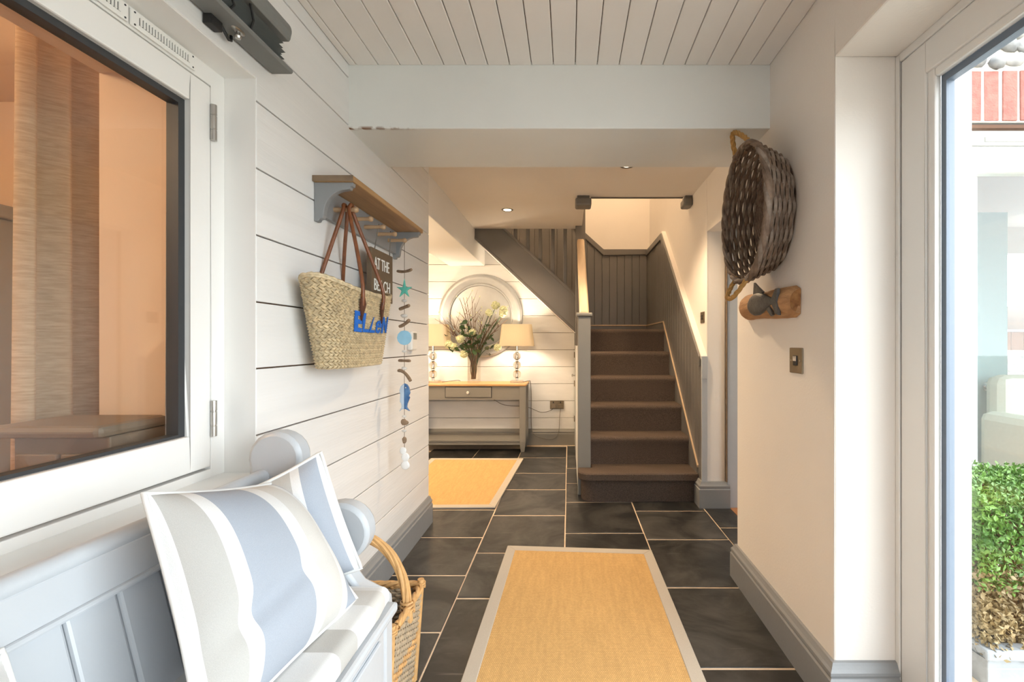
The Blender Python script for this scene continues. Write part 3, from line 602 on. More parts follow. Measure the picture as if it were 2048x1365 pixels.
# ================================================================== HALL FURNITURE
tb = empty('console_table', (-0.988,4.62,0), 'grey painted console table with oak top and lower shelf', 'table')
TX0, TX1, TY0, TY1, TZ = -1.558,-0.418,4.455,4.79,0.672
part('table_top', B(TX0,TX1,TY0,TY1,TZ-0.022,TZ), OAK, tb, bevel=0.006)
part('apron', MB().box(TX0+0.06,TX1-0.06,TY0+0.022,TY0+0.042,0.516,0.65).box(TX0+0.03,TX0+0.05,TY0+0.06,TY1-0.05,0.516,0.65).box(TX1-0.05,TX1-0.03,TY0+0.06,TY1-0.05,0.516,0.65).box(TX0+0.06,TX1-0.06,TY1-0.05,TY1-0.03,0.516,0.65), TABLEG, tb)
dw = part('drawer', B(-1.214,-0.764,TY0+0.012,TY0+0.03,0.540,0.638), TABLEG, tb, bevel=0.003)
part('drawer_surround', MB().box(-1.220,-0.758,TY0+0.0205,TY0+0.0235,0.534,0.644), GASKET, dw)
part('knob', MB().lathe([(0.006,0),(0.006,-0.012),(0.013,-0.018),(0.015,-0.026),(0.010,-0.033),(0,-0.035)], (-0.988,TY0+0.012,0.589), axis='y', n=16), PORC, dw, smooth=40)
def leg(x, y):
    mb = MB(); a = 0.03; t = 0.021
    vs = []
    for z, h in ((0.0,t*0.8),(0.02,t),(0.10,a),(0.65,a)): vs += [(x-h,y-h,z),(x+h,y-h,z),(x+h,y+h,z),(x-h,y+h,z)]
    fs = [(3,2,1,0),(12,13,14,15)]
    for j in range(3):
        for k in range(4): fs.append((j*4+k,j*4+(k+1)%4,j*4+4+(k+1)%4,j*4+4+k))
    mb.add(vs, fs); part('leg', mb, TABLEG, tb, bevel=0.003)
for x in (TX0+0.038,TX1-0.038):
    for y in (TY0+0.038,TY1-0.038): leg(x,y)
part('lower_shelf', B(TX0+0.03,TX1-0.03,TY0+0.02,TY1-0.02,0.102,0.122), TABLEG, tb, bevel=0.003)
part('shelf_rail', B(TX0+0.06,TX1-0.06,TY0+0.03,TY0+0.05,0.068,0.103), TABLEG, tb, bevel=0.003)
# mirror
mr = empty('round_mirror', (-0.93,4.81,1.36), 'round mirror in a wide silver-grey moulded frame above the console', 'mirror')
prof = [(0.318,-0.012),(0.322,-0.030),(0.334,-0.036),(0.345,-0.030),(0.360,-0.034),(0.385,-0.046),(0.405,-0.050),(0.420,-0.046),(0.428,-0.034),(0.438,-0.030),(0.443,-0.018),(0.443,-0.0)]
part('mirror_frame', MB().lathe([(r,h) for r,h in prof]+[(0.318,0.0),(0.318,-0.012)], (-0.93,4.808,1.36), axis='y', n=72), MFRAME, mr, smooth=35)
part('mirror_glass', MB().lathe([(0,-0.010),(0.322,-0.010),(0.322,-0.002),(0,-0.002)], (-0.93,4.808,1.36), axis='y', n=64), MIRROR, mr)
# lamps
def rr(hx, hy, r, n=6):
    pts = []
    for cx, cy, a0 in ((hx-r,hy-r,0),(-hx+r,hy-r,90),(-hx+r,-hy+r,180),(hx-r,-hy+r,270)): pts += arc(cx,cy,r,a0,a0+90,n)
    return pts
def lamp(x, y, label):
    t = empty('table_lamp', (x,y,TZ), label, 'lamp', 'pair of crystal table lamps')
    part('base', B(x-0.062,x+0.062,y-0.062,y+0.062,TZ+0.0003,TZ+0.022), CRYSTAL, t, bevel=0.004)
    part('rod', MB().lathe([(0.011,0.022),(0.011,0.40)], (x,y,TZ), n=14), CHROME, t, smooth=40)
    for k in range(3):
        part('crystal_ball', MB().ball((x,y,TZ+0.085+k*0.092), 0.041, nu=24, nv=16), CUTG, t, smooth=60)
        part('collar', MB().lathe([(0.017,0.036),(0.017,0.044)], (x,y,TZ+k*0.092), n=16), CHROME, t, smooth=40)
    mb = MB(); lo = rr(0.172,0.105,0.04); hi = rr(0.148,0.085,0.035); n = len(lo)
    z0, z1 = TZ+0.372, TZ+0.592; th = 0.975
    vs = [(x+a,y+b,z0) for a,b in lo]+[(x+a,y+b,z1) for a,b in hi]+[(x+a*th,y+b*th,z0) for a,b in lo]+[(x+a*th,y+b*th,z1) for a,b in hi]
    fs = []
    for i in range(n):
        j = (i+1)%n; fs += [(i,j,n+j,n+i),(2*n+j,2*n+i,3*n+i,3*n+j),(i,2*n+i,2*n+j,j),(n+i,n+j,3*n+j,3*n+i)]
    mb.add(vs, fs); part('lamp_shade', mb, SHADE, t, smooth=50)
    part('shade_carrier', MB().box(x-0.15,x+0.15,y-0.003,y+0.003,z0+0.03,z0+0.034), CHROME, t)
    part('bulb', MB().ball((x,y,z0+0.10), 0.026, 0.026, 0.036), BULB, t, smooth=60)
    return t
LY = 4.635
lamp(-1.385, LY, 'crystal-ball lamp with cream shade, half hidden at the wall corner')
lamp(-0.530, LY, 'crystal-ball lamp with cream shade at the stair end of console')
for x in (-1.385,-0.530):
    light('lamp_light', 'POINT', (x,LY,TZ+0.475), 24, (1.0,0.82,0.60), 0.04)
# vase and flowers
VX, VY = -0.965, 4.63
va = empty('glass_vase', (VX,VY,TZ), 'tall square clear glass vase holding twigs', 'vase')
part('vase_wall', MB().box(VX-0.056,VX-0.050,VY-0.056,VY+0.056,TZ+0.03,TZ+0.385).box(VX+0.050,VX+0.056,VY-0.056,VY+0.056,TZ+0.03,TZ+0.385).box(VX-0.050,VX+0.050,VY-0.056,VY-0.050,TZ+0.03,TZ+0.385).box(VX-0.050,VX+0.050,VY+0.050,VY+0.056,TZ+0.03,TZ+0.385), CRYSTAL, va)
part('vase_base', B(VX-0.056,VX+0.056,VY-0.056,VY+0.056,TZ+0.0003,TZ+0.028), CRYSTAL, va, bevel=0.003)
fl = empty('flower_arrangement', (VX,VY,TZ+0.03), 'bare twigs, cream blooms and green leaves in the vase', 'flowers')
def bez(p, q, r, n=10): return [Vector(p)*(1-t)**2+Vector(q)*2*t*(1-t)+Vector(r)*t*t for t in [i/n for i in range(n+1)]]
tips = []
for k in range(18):
    a = (k/17-0.5); bx = VX+random.uniform(-.03,.015); by = VY+random.uniform(-.02,.02)
    tx = VX+a*0.72+random.uniform(-.05,.05); tz = TZ+random.uniform(0.68,0.98)-0.5*abs(a); ty = VY+random.uniform(-.14,.06)
    mid = (VX+0.01+a*0.03, VY, TZ+0.42)
    pts = bez((bx,by,TZ+0.035), mid, (tx,ty,tz), 12)
    mb = MB().tube(pts, 0.004, 6, rfun=lambda t: 0.0046*(1-0.75*t)+0.0006)
    for q in range(5):
        i = random.randint(6,11); p = pts[i]; e = p+Vector((random.uniform(-.09,.09)+a*0.06,random.uniform(-.05,.03),random.uniform(.05,.15)))
        mb.tube([p,(p+e)/2+Vector((0.006,0,0.01)),e], 0.0018, 4, rfun=lambda t: 0.0022*(1-0.7*t)); tips.append(e)
    part('twig', mb, BRANCH, fl, smooth=60)
part('looped_stem', MB().tube([(VX+0.03*math.cos(a)-0.0, VY-0.03, TZ+0.15+0.10*math.sin(a)) for a in [2*PI*i/24 for i in range(24)]], 0.0045, 6, closed=True), BRANCH, fl, smooth=60)
buds = MB()
for e in tips[::2]: buds.ball(e, 0.006, 0.006, 0.009, 6, 4)
part('buds', buds, BLOOM, fl, smooth=60, kind='stuff')
for (bx,bz) in ((-1.155,1.04),(-1.085,1.115),(-1.05,0.965),(-0.965,1.185),(-0.715,1.03),(-0.80,1.38),(-0.735,1.45),(-0.655,1.405),(-1.20,1.06),(-0.665,1.37)):
    r = random.uniform(.034,.044); mb = MB(); mb.ball((bx,VY-0.08,bz), r*0.82, nu=12, nv=8)
    for q in range(70):
        d = Vector((random.gauss(0,1),random.gauss(0,1),random.gauss(0,1))).normalized(); c = Vector((bx,VY-0.08,bz))+d*r*0.9
        mb.ball(c, 0.0085, 0.0085, 0.006, 5, 3)
    part('bloom', mb, BLOOM, fl, smooth=60)
    part('bloom_stem', MB().tube(bez((VX,VY,TZ+0.05),(VX+(bx-VX)*0.2,VY,TZ+0.42),(bx,VY-0.075,bz-0.02),8), 0.0035, 6), LEAF, fl, smooth=60)
lm = MB(); 
for i in range(7):
    t = i/6; wv = 0.022*math.sin(PI*min(1,t*0.95+0.03)); lm.v += [(-wv,t*0.075,0.006*math.sin(t*3)),(0,t*0.075,-0.004+0.006*math.sin(t*3)),(wv,t*0.075,0.006*math.sin(t*3))]
for i in range(6):
    for j in (0,1): lm.f.append((i*3+j,i*3+j+1,i*3+j+4,i*3+j+3))
leaf0 = None
for k in range(60):
    c = Vector((VX+random.gauss(0,.10), VY-0.06+random.gauss(0,.04), TZ+0.44+random.gauss(0,.09)))
    if leaf0 is None:
        leaf0 = make('leaf', lm, LEAF, (0,0,0), smooth=60); lo = leaf0
    else: lo = leaf0.copy(); COL.objects.link(lo)
    lo.parent = fl; lo.location = c-wloc(fl); lo.rotation_euler = (random.uniform(-1,1),random.uniform(-1,1),random.uniform(0,6.28)); s = random.uniform(.7,1.2); lo.scale = (s,s,s)
# socket, plugs, cables
so = empty('double_socket', (-0.127,4.81,0.42), 'aged metal double wall socket beside the console', 'socket')
part('plate', B(-0.200,-0.054,4.802,4.811,0.377,0.463), BRASS, so, bevel=0.003)
for x in (-0.165,-0.089):
    part('plug', B(x-0.025,x+0.025,4.775,4.803,0.385,0.432), PLASTIC if False else BRASS, so, bevel=0.006); part('switch', B(x-0.006,x+0.006,4.797,4.803,0.440,0.456), BLACK, so)
def cable(name, pts, label):
    P = [Vector(p) for p in pts]; out = []
    for i in range(len(P)-1):
        a, b, c, d = P[max(i-1,0)], P[i], P[i+1], P[min(i+2,len(P)-1)]
        for k in range(6):
            t = k/6; out.append(0.5*((2*b)+(c-a)*t+(2*a-5*b+4*c-d)*t*t+(3*b-a-3*c+d)*t**3))
    out.append(P[-1]); o = make(name, MB().tube(out,0.003,6), CORD, P[0], smooth=60); return tag(o, label, 'cable')
cable('lamp_cable', [(-1.30,4.66,0.676),(-1.22,4.72,0.68),(-1.15,4.797,0.676),(-1.10,4.803,0.60),(-0.82,4.80,0.49),(-0.68,4.80,0.42),(-0.45,4.80,0.40),(-0.30,4.80,0.345),(-0.20,4.795,0.36),(-0.168,4.788,0.386)], 'thin dark cable crossing the wall under the table to the socket')
cable('lamp_cable', [(-0.47,4.66,0.676),(-0.42,4.72,0.68),(-0.405,4.785,0.66),(-0.398,4.795,0.50),(-0.396,4.79,0.2),(-0.36,4.775,0.11),(-0.25,4.77,0.07),(-0.16,4.775,0.07),(-0.11,4.78,0.13),(-0.10,4.79,0.28),(-0.089,4.788,0.386)], 'thin cable dropping past the table leg and up to the socket')
# downlight in the hall ceiling
dn = empty('downlight', (-0.497,3.67,2.15), 'recessed downlight lit in the hall ceiling', 'downlight')
part('trim_ring', MB().lathe([(0.030,0.0),(0.032,-0.004),(0.044,-0.005),(0.047,0.0)], (-0.497,3.67,2.15), n=28), STEEL, dn, smooth=40)
part('lamp_lens', MB().lathe([(0,-0.002),(0.030,-0.002),(0.030,0.0)], (-0.497,3.67,2.15), n=24), BULB, dn)
for nm, p, e in (('downlight_beam',(-0.497,3.67,2.14),46),('downlight_beam',(-1.6,3.6,2.14),50),('downlight_beam',(0.35,2.75,2.14),85)):
    light(nm,'SPOT',p,e,WARM,0.04,spot_size=2.2,spot_blend=0.6)
dn2 = copy_tree(dn, (-1.103,-0.07,0), 'recessed downlight in the hall ceiling hidden past the wall corner')
dn3 = copy_tree(dn, (0.847,-0.92,0), 'recessed downlight in the hall ceiling hidden behind the beam')
light('hall_fill','POINT',(-1.70,3.15,1.72),25,WARM,0.10)  # unseen fill added to brighten the hall ceiling; no lamp stands here
light('landing_lamp','POINT',(0.25,3.9,3.9),40,WARM,0.12)
light('living_lamp','POINT',(-2.3,0.2,2.1),50,(1.0,0.71,0.44),0.15)
light('living_lamp','POINT',(-1.9,1.7,1.5),9,(1.0,0.71,0.44),0.1)

# ---- rugs
def rug(name, quad, label, b=0.05, seam=None):
    cx = sum(p[0] for p in quad)/4; cy = sum(p[1] for p in quad)/4
    t = empty(name, (cx,cy,0.001), label, 'rug')
    def at(u, v):
        a, b2, c, d = [Vector(p) for p in quad]; return (a*(1-u)+b2*u)*(1-v)+(d*(1-u)+c*u)*v
    W = (Vector(quad[1])-Vector(quad[0])).length; H = (Vector(quad[3])-Vector(quad[0])).length
    u0, v0 = b/W, b/H
    q = [at(u0,v0),at(1-u0,v0),at(1-u0,1-v0),at(u0,1-v0)]
    part('woven_field', MB().prism([(p.x,p.y) for p in q],'z',0.002,0.0105), JUTE, t)
    Q = [at(0,0),at(1,0),at(1,1),at(0,1)]
    for k in range(4):
        j = (k+1)%4
        part('binding', MB().prism([(Q[k].x,Q[k].y),(Q[j].x,Q[j].y),(q[j].x,q[j].y),(q[k].x,q[k].y)],'z',0.0012,0.0125), LINEN, t, bevel=0.003)
    return t
rug('sisal_rug', [(-0.352,0.75),(0.437,0.75),(0.423,2.335),(-0.322,2.385)], 'golden sisal rug with linen border in the near passage')
rug('sisal_rug', [(-1.30,2.93),(-0.479,2.945),(-0.418,4.187),(-1.27,4.20)], 'golden sisal rug with linen border before the console table')

# ================================================================== LEFT WALL: coat shelf, bag, sign, mobile
cs = empty('coat_shelf', (-0.84,1.84,1.475), 'grey wall shelf with oak top and five coat pegs', 'shelf')
part('shelf_board', B(-0.839,-0.705,1.487,2.198,1.602,1.622), OAKY, cs, bevel=0.003)
part('shelf_end_grain', B(-0.8385,-0.7055,1.4855,1.4872,1.6025,1.6215), OAKD, cs)
part('back_board', B(-0.839,-0.822,1.505,2.180,1.497,1.602), GREY, cs, bevel=0.002)
bp = [(-0.839,1.602),(-0.839,1.474),(-0.826,1.474),(-0.822,1.482),(-0.812,1.484),(-0.808,1.494)]+[(-0.735-0.072*math.cos(a),1.498+0.080*math.sin(a)) for a in [PI/2*k/9 for k in range(10)]][1:]+[(-0.722,1.580),(-0.720,1.588),(-0.713,1.590),(-0.711,1.602)]
for y in (1.497,2.166): part('bracket', MB().prism(bp,'y',y,y+0.022), GREY, cs, bevel=0.002)
peg0 = None
for k in range(5):
    y = 1.594+0.1185*k
    if peg0 is None: peg0 = part('peg', MB().lathe([(0.0085,0),(0.007,0.04),(0.007,0.066),(0.010,0.074),(0.0105,0.080),(0.007,0.085),(0,0.086)], (-0.824,y,1.540), axis='x', n=14), PEG, cs, smooth=40); peg0.rotation_euler = (0,0,0)
    else: clone(peg0, cs, (0,0.1185*k,0))

# straw bag
BX, BY, BZ0, BH = -0.768, 1.612, 0.990, 0.262
bag = empty('straw_bag', (BX,BY,BZ0), 'woven straw shopping bag with blue lettering hanging from the coat shelf', 'bag')
def bagp(u, v, off=0.0):
    """u angle, v 0..1 height"""
    v = max(0.0, v); wy = 0.188+0.082*v**0.9; wx = 0.050+0.016*v
    c, s = math.cos(u), math.sin(u); e = 0.75
    y = math.copysign(abs(c)**e, c)*(wy+off); x = math.copysign(abs(s)**e, s)*(wx+off)
    rim = 0.022*(abs(c)**2)*v
    bot = (1-v)*0.0
    return Vector((BX+x, BY-y*1.0, BZ0+v*BH+rim+0.016*math.sin(u*2+0.6)*v*0.3))
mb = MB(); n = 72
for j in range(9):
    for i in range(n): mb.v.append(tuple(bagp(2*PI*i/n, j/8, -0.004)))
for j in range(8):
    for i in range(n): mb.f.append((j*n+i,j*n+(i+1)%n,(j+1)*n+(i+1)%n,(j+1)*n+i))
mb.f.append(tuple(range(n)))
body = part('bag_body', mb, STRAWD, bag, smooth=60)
wv = MB(); NR = 15
def arclen():
    us = [2*PI*i/720 for i in range(721)]; L = [0]
    for a, b in zip(us[:-1], us[1:]): L.append(L[-1]+(bagp(b,.6)-bagp(a,.6)).length)
    return us, L
US, LS = arclen(); TOT = LS[-1]
def u_at(s):
    s %= TOT; lo, hi = 0, 720
    while hi-lo > 1:
        m2 = (lo+hi)//2
        if LS[m2] <= s: lo = m2
        else: hi = m2
    return US[lo]+(US[hi]-US[lo])*(s-LS[lo])/max(1e-9,LS[hi]-LS[lo])
NS = 62
for r in range(NR):
    for half in (0,1):
        v0 = (r+half*0.5)/NR; v1 = v0+0.5/NR*1.25
        for k in range(NS):
            s0 = TOT*(k+0.5*half+0.23*(r%3))/NS; sl = TOT/NS*0.9*(1 if half else -1)
            A = (s0-(sl if half==0 else 0), v0-0.004); Bq = (s0+(sl if half else 0)*1.0, min(1,v1))
            if half == 0: A, Bq = (s0, v0-0.004), (s0+TOT/NS*0.9, min(1,v1))
            else: A, Bq = (s0+TOT/NS*0.9, v0-0.004), (s0, min(1,v1))
            wd = TOT/NS*0.47; j2 = random.uniform(-.0008,.0014)
            p = [bagp(u_at(A[0]-wd),A[1],0.0005), bagp(u_at(A[0]+wd),A[1],0.0005), bagp(u_at(Bq[0]+wd),Bq[1],0.0005), bagp(u_at(Bq[0]-wd),Bq[1],0.0005),
                 bagp(u_at((A[0]+Bq[0])/2-wd*0.55),(A[1]+Bq[1])/2,0.0066+j2), bagp(u_at((A[0]+Bq[0])/2+wd*0.55),(A[1]+Bq[1])/2,0.0066+j2)]
            wv.add(p, [(0,1,5,4),(4,5,2,3),(0,4,3),(1,2,5)])
part('straw_weave', wv, STRAW, bag, kind='stuff')
for k in range(2):
    part('rim_braid', MB().tube([bagp(2*PI*i/90, 1.0-0.02*k, 0.002)+Vector((0,0,0.0015*math.sin(i*2.1+k*PI))) for i in range(90)], 0.0055, 6, closed=True), STRAW, bag, smooth=60)
PEGP = Vector((-0.775,1.594,1.552))
def front_u(y): return None
def bag_at(y, v, side, off):
    best = min((abs(bagp(a,v).y-y),a) for a in [(-PI/2 if side<0 else PI/2)+(i-40)*0.033 for i in range(81)]); return bagp(best[1], v, off)
for side, xx in ((1,-0.762),(-1,-0.786)):
    a = bag_at(1.535,0.80,side,0.010); b = bag_at(1.690,0.80,side,0.010)
    ta = bag_at(1.535,1.0,side,0.010); tb2 = bag_at(1.690,1.0,side,0.010)
    top = Vector((xx,1.594,1.556)); cross = 0.010 if side > 0 else -0.006
    pts = [a, ta+Vector((0,0,0.015)), ta.lerp(top,0.5)+Vector((0,-0.006,0)), top+Vector((0,-0.016,-0.03)), top+Vector((0,-0.009,-0.004)), top+Vector((0,0,0.001)), top+Vector((0,0.009,-0.004)), top+Vector((0,0.018,-0.03)), tb2.lerp(top,0.5)+Vector((0,0.006,0)), tb2+Vector((0,0,0.015)), b]
    sm = []
    for i in range(len(pts)-1):
        q0,q1,q2,q3 = pts[max(i-1,0)],pts[i],pts[i+1],pts[min(i+2,len(pts)-1)]
        for k in range(5):
            t = k/5; sm.append(0.5*((2*q1)+(q2-q0)*t+(2*q0-5*q1+4*q2-q3)*t*t+(3*q1-q0-3*q2+q3)*t**3))
    sm.append(pts[-1])
    h = part('leather_handle', MB().tube(sm,0.0066,8), LEATHER, bag, smooth=60)
    for yq in (1.535,1.690):
        q = [bag_at(yq+dy,0.80+dv,side,0.009) for dy,dv in ((-.013,.10),(.013,.10),(.016,0.02),(0,-.20),(-.016,0.02))]
        q2 = [p+Vector((0.005*side,0,0)) for p in q]
        part('leather_tab', MB().add(q+q2,[(0,1,2,3,4),(9,8,7,6,5)]+[(i,(i+1)%5,5+(i+1)%5,5+i) for i in range(5)]), LEATHD, h)
let = part('lettering_patch', MB().add([bag_at(1.60,0.5,1,-0.004),bag_at(1.601,0.5,1,-0.004),bag_at(1.6,0.505,1,-0.004)],[(0,1,2)]), BLUE, bag) if False else None
tm = MB(); cur = 0.0
for ch, sz, sh in (('E',0.092,0),('L',0.092,0),('L',0.080,0.35),('e',0.098,0.25),('N',0.088,0.2)):
    t = text_mesh(ch, sz, 0.002, shear=sh, bold=0.0030 if ch in 'E' else 0.0012); x1 = max(p[0] for p in t.v); x0 = min(p[0] for p in t.v)
    t.v = [((p[0]-x0)+cur, p[1], p[2]) for p in t.v]; cur += (x1-x0)+0.007
    tm.add(t.v, t.f)
sc_y = 0.285/cur
lv = []
for p in tm.v:
    y = 1.500+p[0]*sc_y; v = (1.112-BZ0)/BH+p[1]/BH
    lv.append(tuple(bag_at(y, v, 1, 0.0082)+Vector((p[2]*0.7,0,0))))
tm.v = lv
part('lettering', tm, BLUE, bag, label='blue stitched lettering on straw')

# beach sign
sg = empty('wooden_sign', (-0.79,1.885,1.3), 'small brown wooden sign with white lettering hung on cords', 'sign')
part('board', B(-0.795,-0.775,1.785,2.0,1.245,1.452), SIGNB, sg, bevel=0.002)
for body, zz in (('AT THE',1.372),('BEACH',1.285)):
    t = text_mesh(body, 0.064, 0.0008); x0 = min(p[0] for p in t.v); x1 = max(p[0] for p in t.v); k = (0.158 if body=='BEACH' else 0.150)/(x1-x0)
    t.v = [(-0.7738+p[2], 1.808+(p[0]-x0)*k, zz+p[1]*1.05) for p in t.v]
    part('lettering', t, SIGNW, sg)
for y0, y1 in ((1.832,1.815),(1.950,1.972)): part('cord', MB().tube([(-0.765,y0,1.552),(-0.772,(y0+y1)/2,1.49),(-0.778,y1,1.435)],0.0022,6), CORD, sg)

# driftwood mobile
MX, MY = -0.748, 2.068
mo = empty('driftwood_mobile', (MX,MY,0.45), 'hanging string of driftwood, starfish, shells and wooden fish', 'mobile')
def zp(py): return CAMZ-(py-687)*MY/910
part('string', MB().tube([(MX,MY,1.548),(MX,MY,0.53)],0.0012,5), CORD, mo)
def stick(py, L, tilt, r, bend=0.0):
    z = zp(py); pts = [(MX+s*L*0.5*0.85, MY-s*L*0.5*0.5, z+tilt*s+bend*(1-s*s)) for s in [i/4-1 for i in range(9)]]
    part('driftwood', MB().tube(pts, r, 7, rfun=lambda t: r*(0.86+0.08*math.sin(PI*t)+0.08*math.sin(9*t))), DRIFT, mo, smooth=50)
stick(541,0.095,0.0,0.007,-0.006); stick(615,0.062,0.007,0.0085); stick(647,0.064,0.014,0.0085,-0.004); stick(722,0.074,0.0,0.007); stick(752,0.082,-0.022,0.008,0.014)
def disc(poly, z0, th, m, name, bev=0.003):
    """flat cut-out facing the camera side (-y)"""
    return part(name, MB().prism([(MX+a,z0+b) for a,b in poly],'y',MY-th/2,MY+th/2), m, mo, bevel=bev)
star = []
for k in range(10):
    a = PI/2+k*PI/5; r = (0.042,0.014)[k%2]*(1.25 if k == 0 else 1); star.append((r*math.cos(a)*0.92, r*math.sin(a)))
disc(star, zp(580), 0.012, TEAL, 'starfish', 0.004)
sh = [(0.033*math.cos(a)*(1+0.018*math.cos(12*a)), 0.033*math.sin(a)*(1+0.018*math.cos(12*a))) for a in [2*PI*i/40 for i in range(40)]]
disc(sh, zp(676), 0.006, PALEB, 'shell_disc', 0.002)
fz = zp(795); 
fh = [(0.0,0.064),(0.014,0.058),(0.022,0.044),(0.027,0.020),(0.020,0.006),(0.026,0.0),(0.014,-0.030),(0.012,-0.044),(0.026,-0.064),(0.006,-0.054),(0.0,-0.054)]
disc(fh, fz, 0.012, FISHB, 'fish_back', 0.003)
fh2 = [(0.0,0.064),(0.0,-0.054),(-0.010,-0.054),(-0.024,-0.066),(-0.012,-0.044),(-0.014,-0.028),(-0.020,-0.020),(-0.018,0.012),(-0.022,0.030),(-0.016,0.050)]
disc(fh2, fz, 0.012, FISHW, 'fish_belly', 0.003)
part('fish_eye', MB().ball((MX+0.008,MY-0.007,fz+0.044),0.003), STONE, mo)
for py, r in ((602,.011),(632,.014),(703,.009),(737,.011),(833,.009),(862,.010)): part('pebble', MB().ball((MX,MY-0.002,zp(py)), r*1.2, r*0.8, r*0.7, 12, 8, 0.05), STONE, mo, smooth=60)
part('driftwood_chunk', MB().ball((MX,MY,zp(845)),0.018,0.010,0.014,9,6,0.2), DRIFT, mo, smooth=50)
part('driftwood_chunk', MB().ball((MX,MY,zp(881)),0.011,0.006,0.015,9,6,0.15), DRIFT, mo, smooth=50)
for dx, py, r in ((-.006,902,.016),(.004,915,.019),(.004,931,.020)): part('shell', MB().ball((MX+dx,MY,zp(py)), r, 0.007, r*1.05, 14, 8, 0.03), CAPIZ, mo, smooth=60)

# thermostat
th = empty('thermostat', (-0.84,2.40,1.09), 'white wall thermostat with a small grey display', 'thermostat')
part('body', B(-0.8405,-0.812,2.36,2.44,1.035,1.135), PLASTIC, th, bevel=0.008); part('display', B(-0.8122,-0.8112,2.375,2.425,1.092,1.126), LCD, th)

# pleated blind above the window
bl = empty('pleated_blind', (-0.80,0.4,1.82), 'grey pleated blind stacked up above the casement window', 'blind')
part('cassette', MB().prism([(-0.839,1.908),(-0.776,1.908),(-0.772,1.914)]+arc(-0.800,1.935,0.032,-20,50,6)+[(-0.790,1.966),(-0.839,1.966)],'y',-0.72,1.262), BLIND, bl, bevel=0.0015)
for k in range(6):
    z = 1.8425+k*0.0105; part('pleat', MB().prism([(-0.836,z),(-0.790+0.004*(k%2),z+0.0045),(-0.836,z+0.009)],'y',-0.70,1.262-0.004*(k%3)), PLEAT, bl)
part('bottom_rail', MB().prism([(-0.834,1.828),(-0.778,1.828),(-0.774,1.833),(-0.776,1.840),(-0.834,1.841)],'y',-0.71,1.278), BLIND, bl, bevel=0.0015)
k1 = part('handle_plate', MB().ball((-0.800,1.10,1.8275),0.010,0.020,0.003,14,6), STEEL, bl, smooth=60)
part('handle_knob', MB().lathe([(0.0045,0),(0.0045,-0.008),(0.008,-0.012),(0.006,-0.017),(0,-0.018)], (-0.800,1.10,1.826), n=14), STEEL, k1, smooth=40)
part('cord_bracket', MB().box(-0.838,-0.818,1.04,1.075,1.806,1.829).tube([(-0.825,1.08,1.826),(-0.822,1.09,1.812),(-0.822,1.10,1.806),(-0.826,1.112,1.812),(-0.828,1.115,1.826)],0.004,6), BLACK, bl, bevel=0.002)
part('pull_cord', MB().tube([(-0.784,1.05,1.842),(-0.780,1.06,1.86),(-0.783,1.052,1.88),(-0.779,1.06,1.90),(-0.784,1.05,1.908)],0.003,6), BLACK, bl)
part('pull_cord', MB().tube([(-0.784,1.12,1.842),(-0.780,1.125,1.87),(-0.784,1.12,1.908)],0.003,6), BLACK, bl)

# ================================================================== RIGHT WALL: wicker tray, fish plaque, switch
TY, TZc = 1.69, 1.552
tr = empty('wicker_tray', (0.767,TY,TZc), 'large oval grey-brown wicker tray with rope handles on the wall', 'tray')
def trp(a, s, rad=1.0, off=0.0):
    """a angle, s 0 at the wall .. 1 at the rim"""
    ay = (0.158+0.050*s)*rad+off; az = (0.200+0.052*s)*rad+off
    return Vector((0.759-0.112*s, TY+ay*math.cos(a), TZc+az*math.sin(a)))
NST = 28
wv1, wv2 = MB(), MB()
for r in range(11):
    s = (r+0.5)/11.3; n = NST*6
    pts = []
    for i in range(n):
        a = 2*PI*i/n; wob = math.sin(a*NST/2+(r%2)*PI); pts.append(trp(a, s+0.012*math.sin(3*a+r), 1.0, 0.0060*wob))
    (wv1 if r%2 else wv2).tube(pts, 0.0069, 5, closed=True)
part('side_weave', wv1, WICKG, tr, smooth=60, kind='stuff'); part('side_weave', wv2, WICKG2, tr, smooth=60, kind='stuff')
bs = MB()
for r in range(20):
    rad = (r+0.7)/20; n = 96
    bs.tube([Vector((0.756-0.004*math.sin(a*14+(r%2)*PI), TY+0.158*rad*math.cos(a), TZc+0.200*rad*math.sin(a))) for a in [2*PI*i/n for i in range(n)]], 0.0052, 5, closed=True)
part('base_weave', bs, WICKG, tr, smooth=60, kind='stuff')
part('base_backing', MB().add([(0.764,TY+0.158*math.cos(a),TZc+0.2*math.sin(a)) for a in [2*PI*i/48 for i in range(48)]]+[(0.7665,TY+0.158*math.cos(a),TZc+0.2*math.sin(a)) for a in [2*PI*i/48 for i in range(48)]], [tuple(range(48)),tuple(range(95,47,-1))]+[(i,(i+1)%48,48+(i+1)%48,48+i) for i in range(48)]), WICKG, tr)
for k in range(NST):
    a = 2*PI*k/NST; part('stake', MB().tube([trp(a,0.0),trp(a,0.5),trp(a,1.0)],0.0048,5), WICKG, tr)
for k in range(3):
    part('rim', MB().tube([trp(a,0.985,1.0,0.004*math.cos(k*2*PI/3+a*9))+Vector((0.006*math.sin(k*2*PI/3+a*9),0,0)) for a in [2*PI*i/150 for i in range(150)]],0.0082,6,closed=True), (WICKG,WICKG2,WICKG)[k], tr, smooth=60)
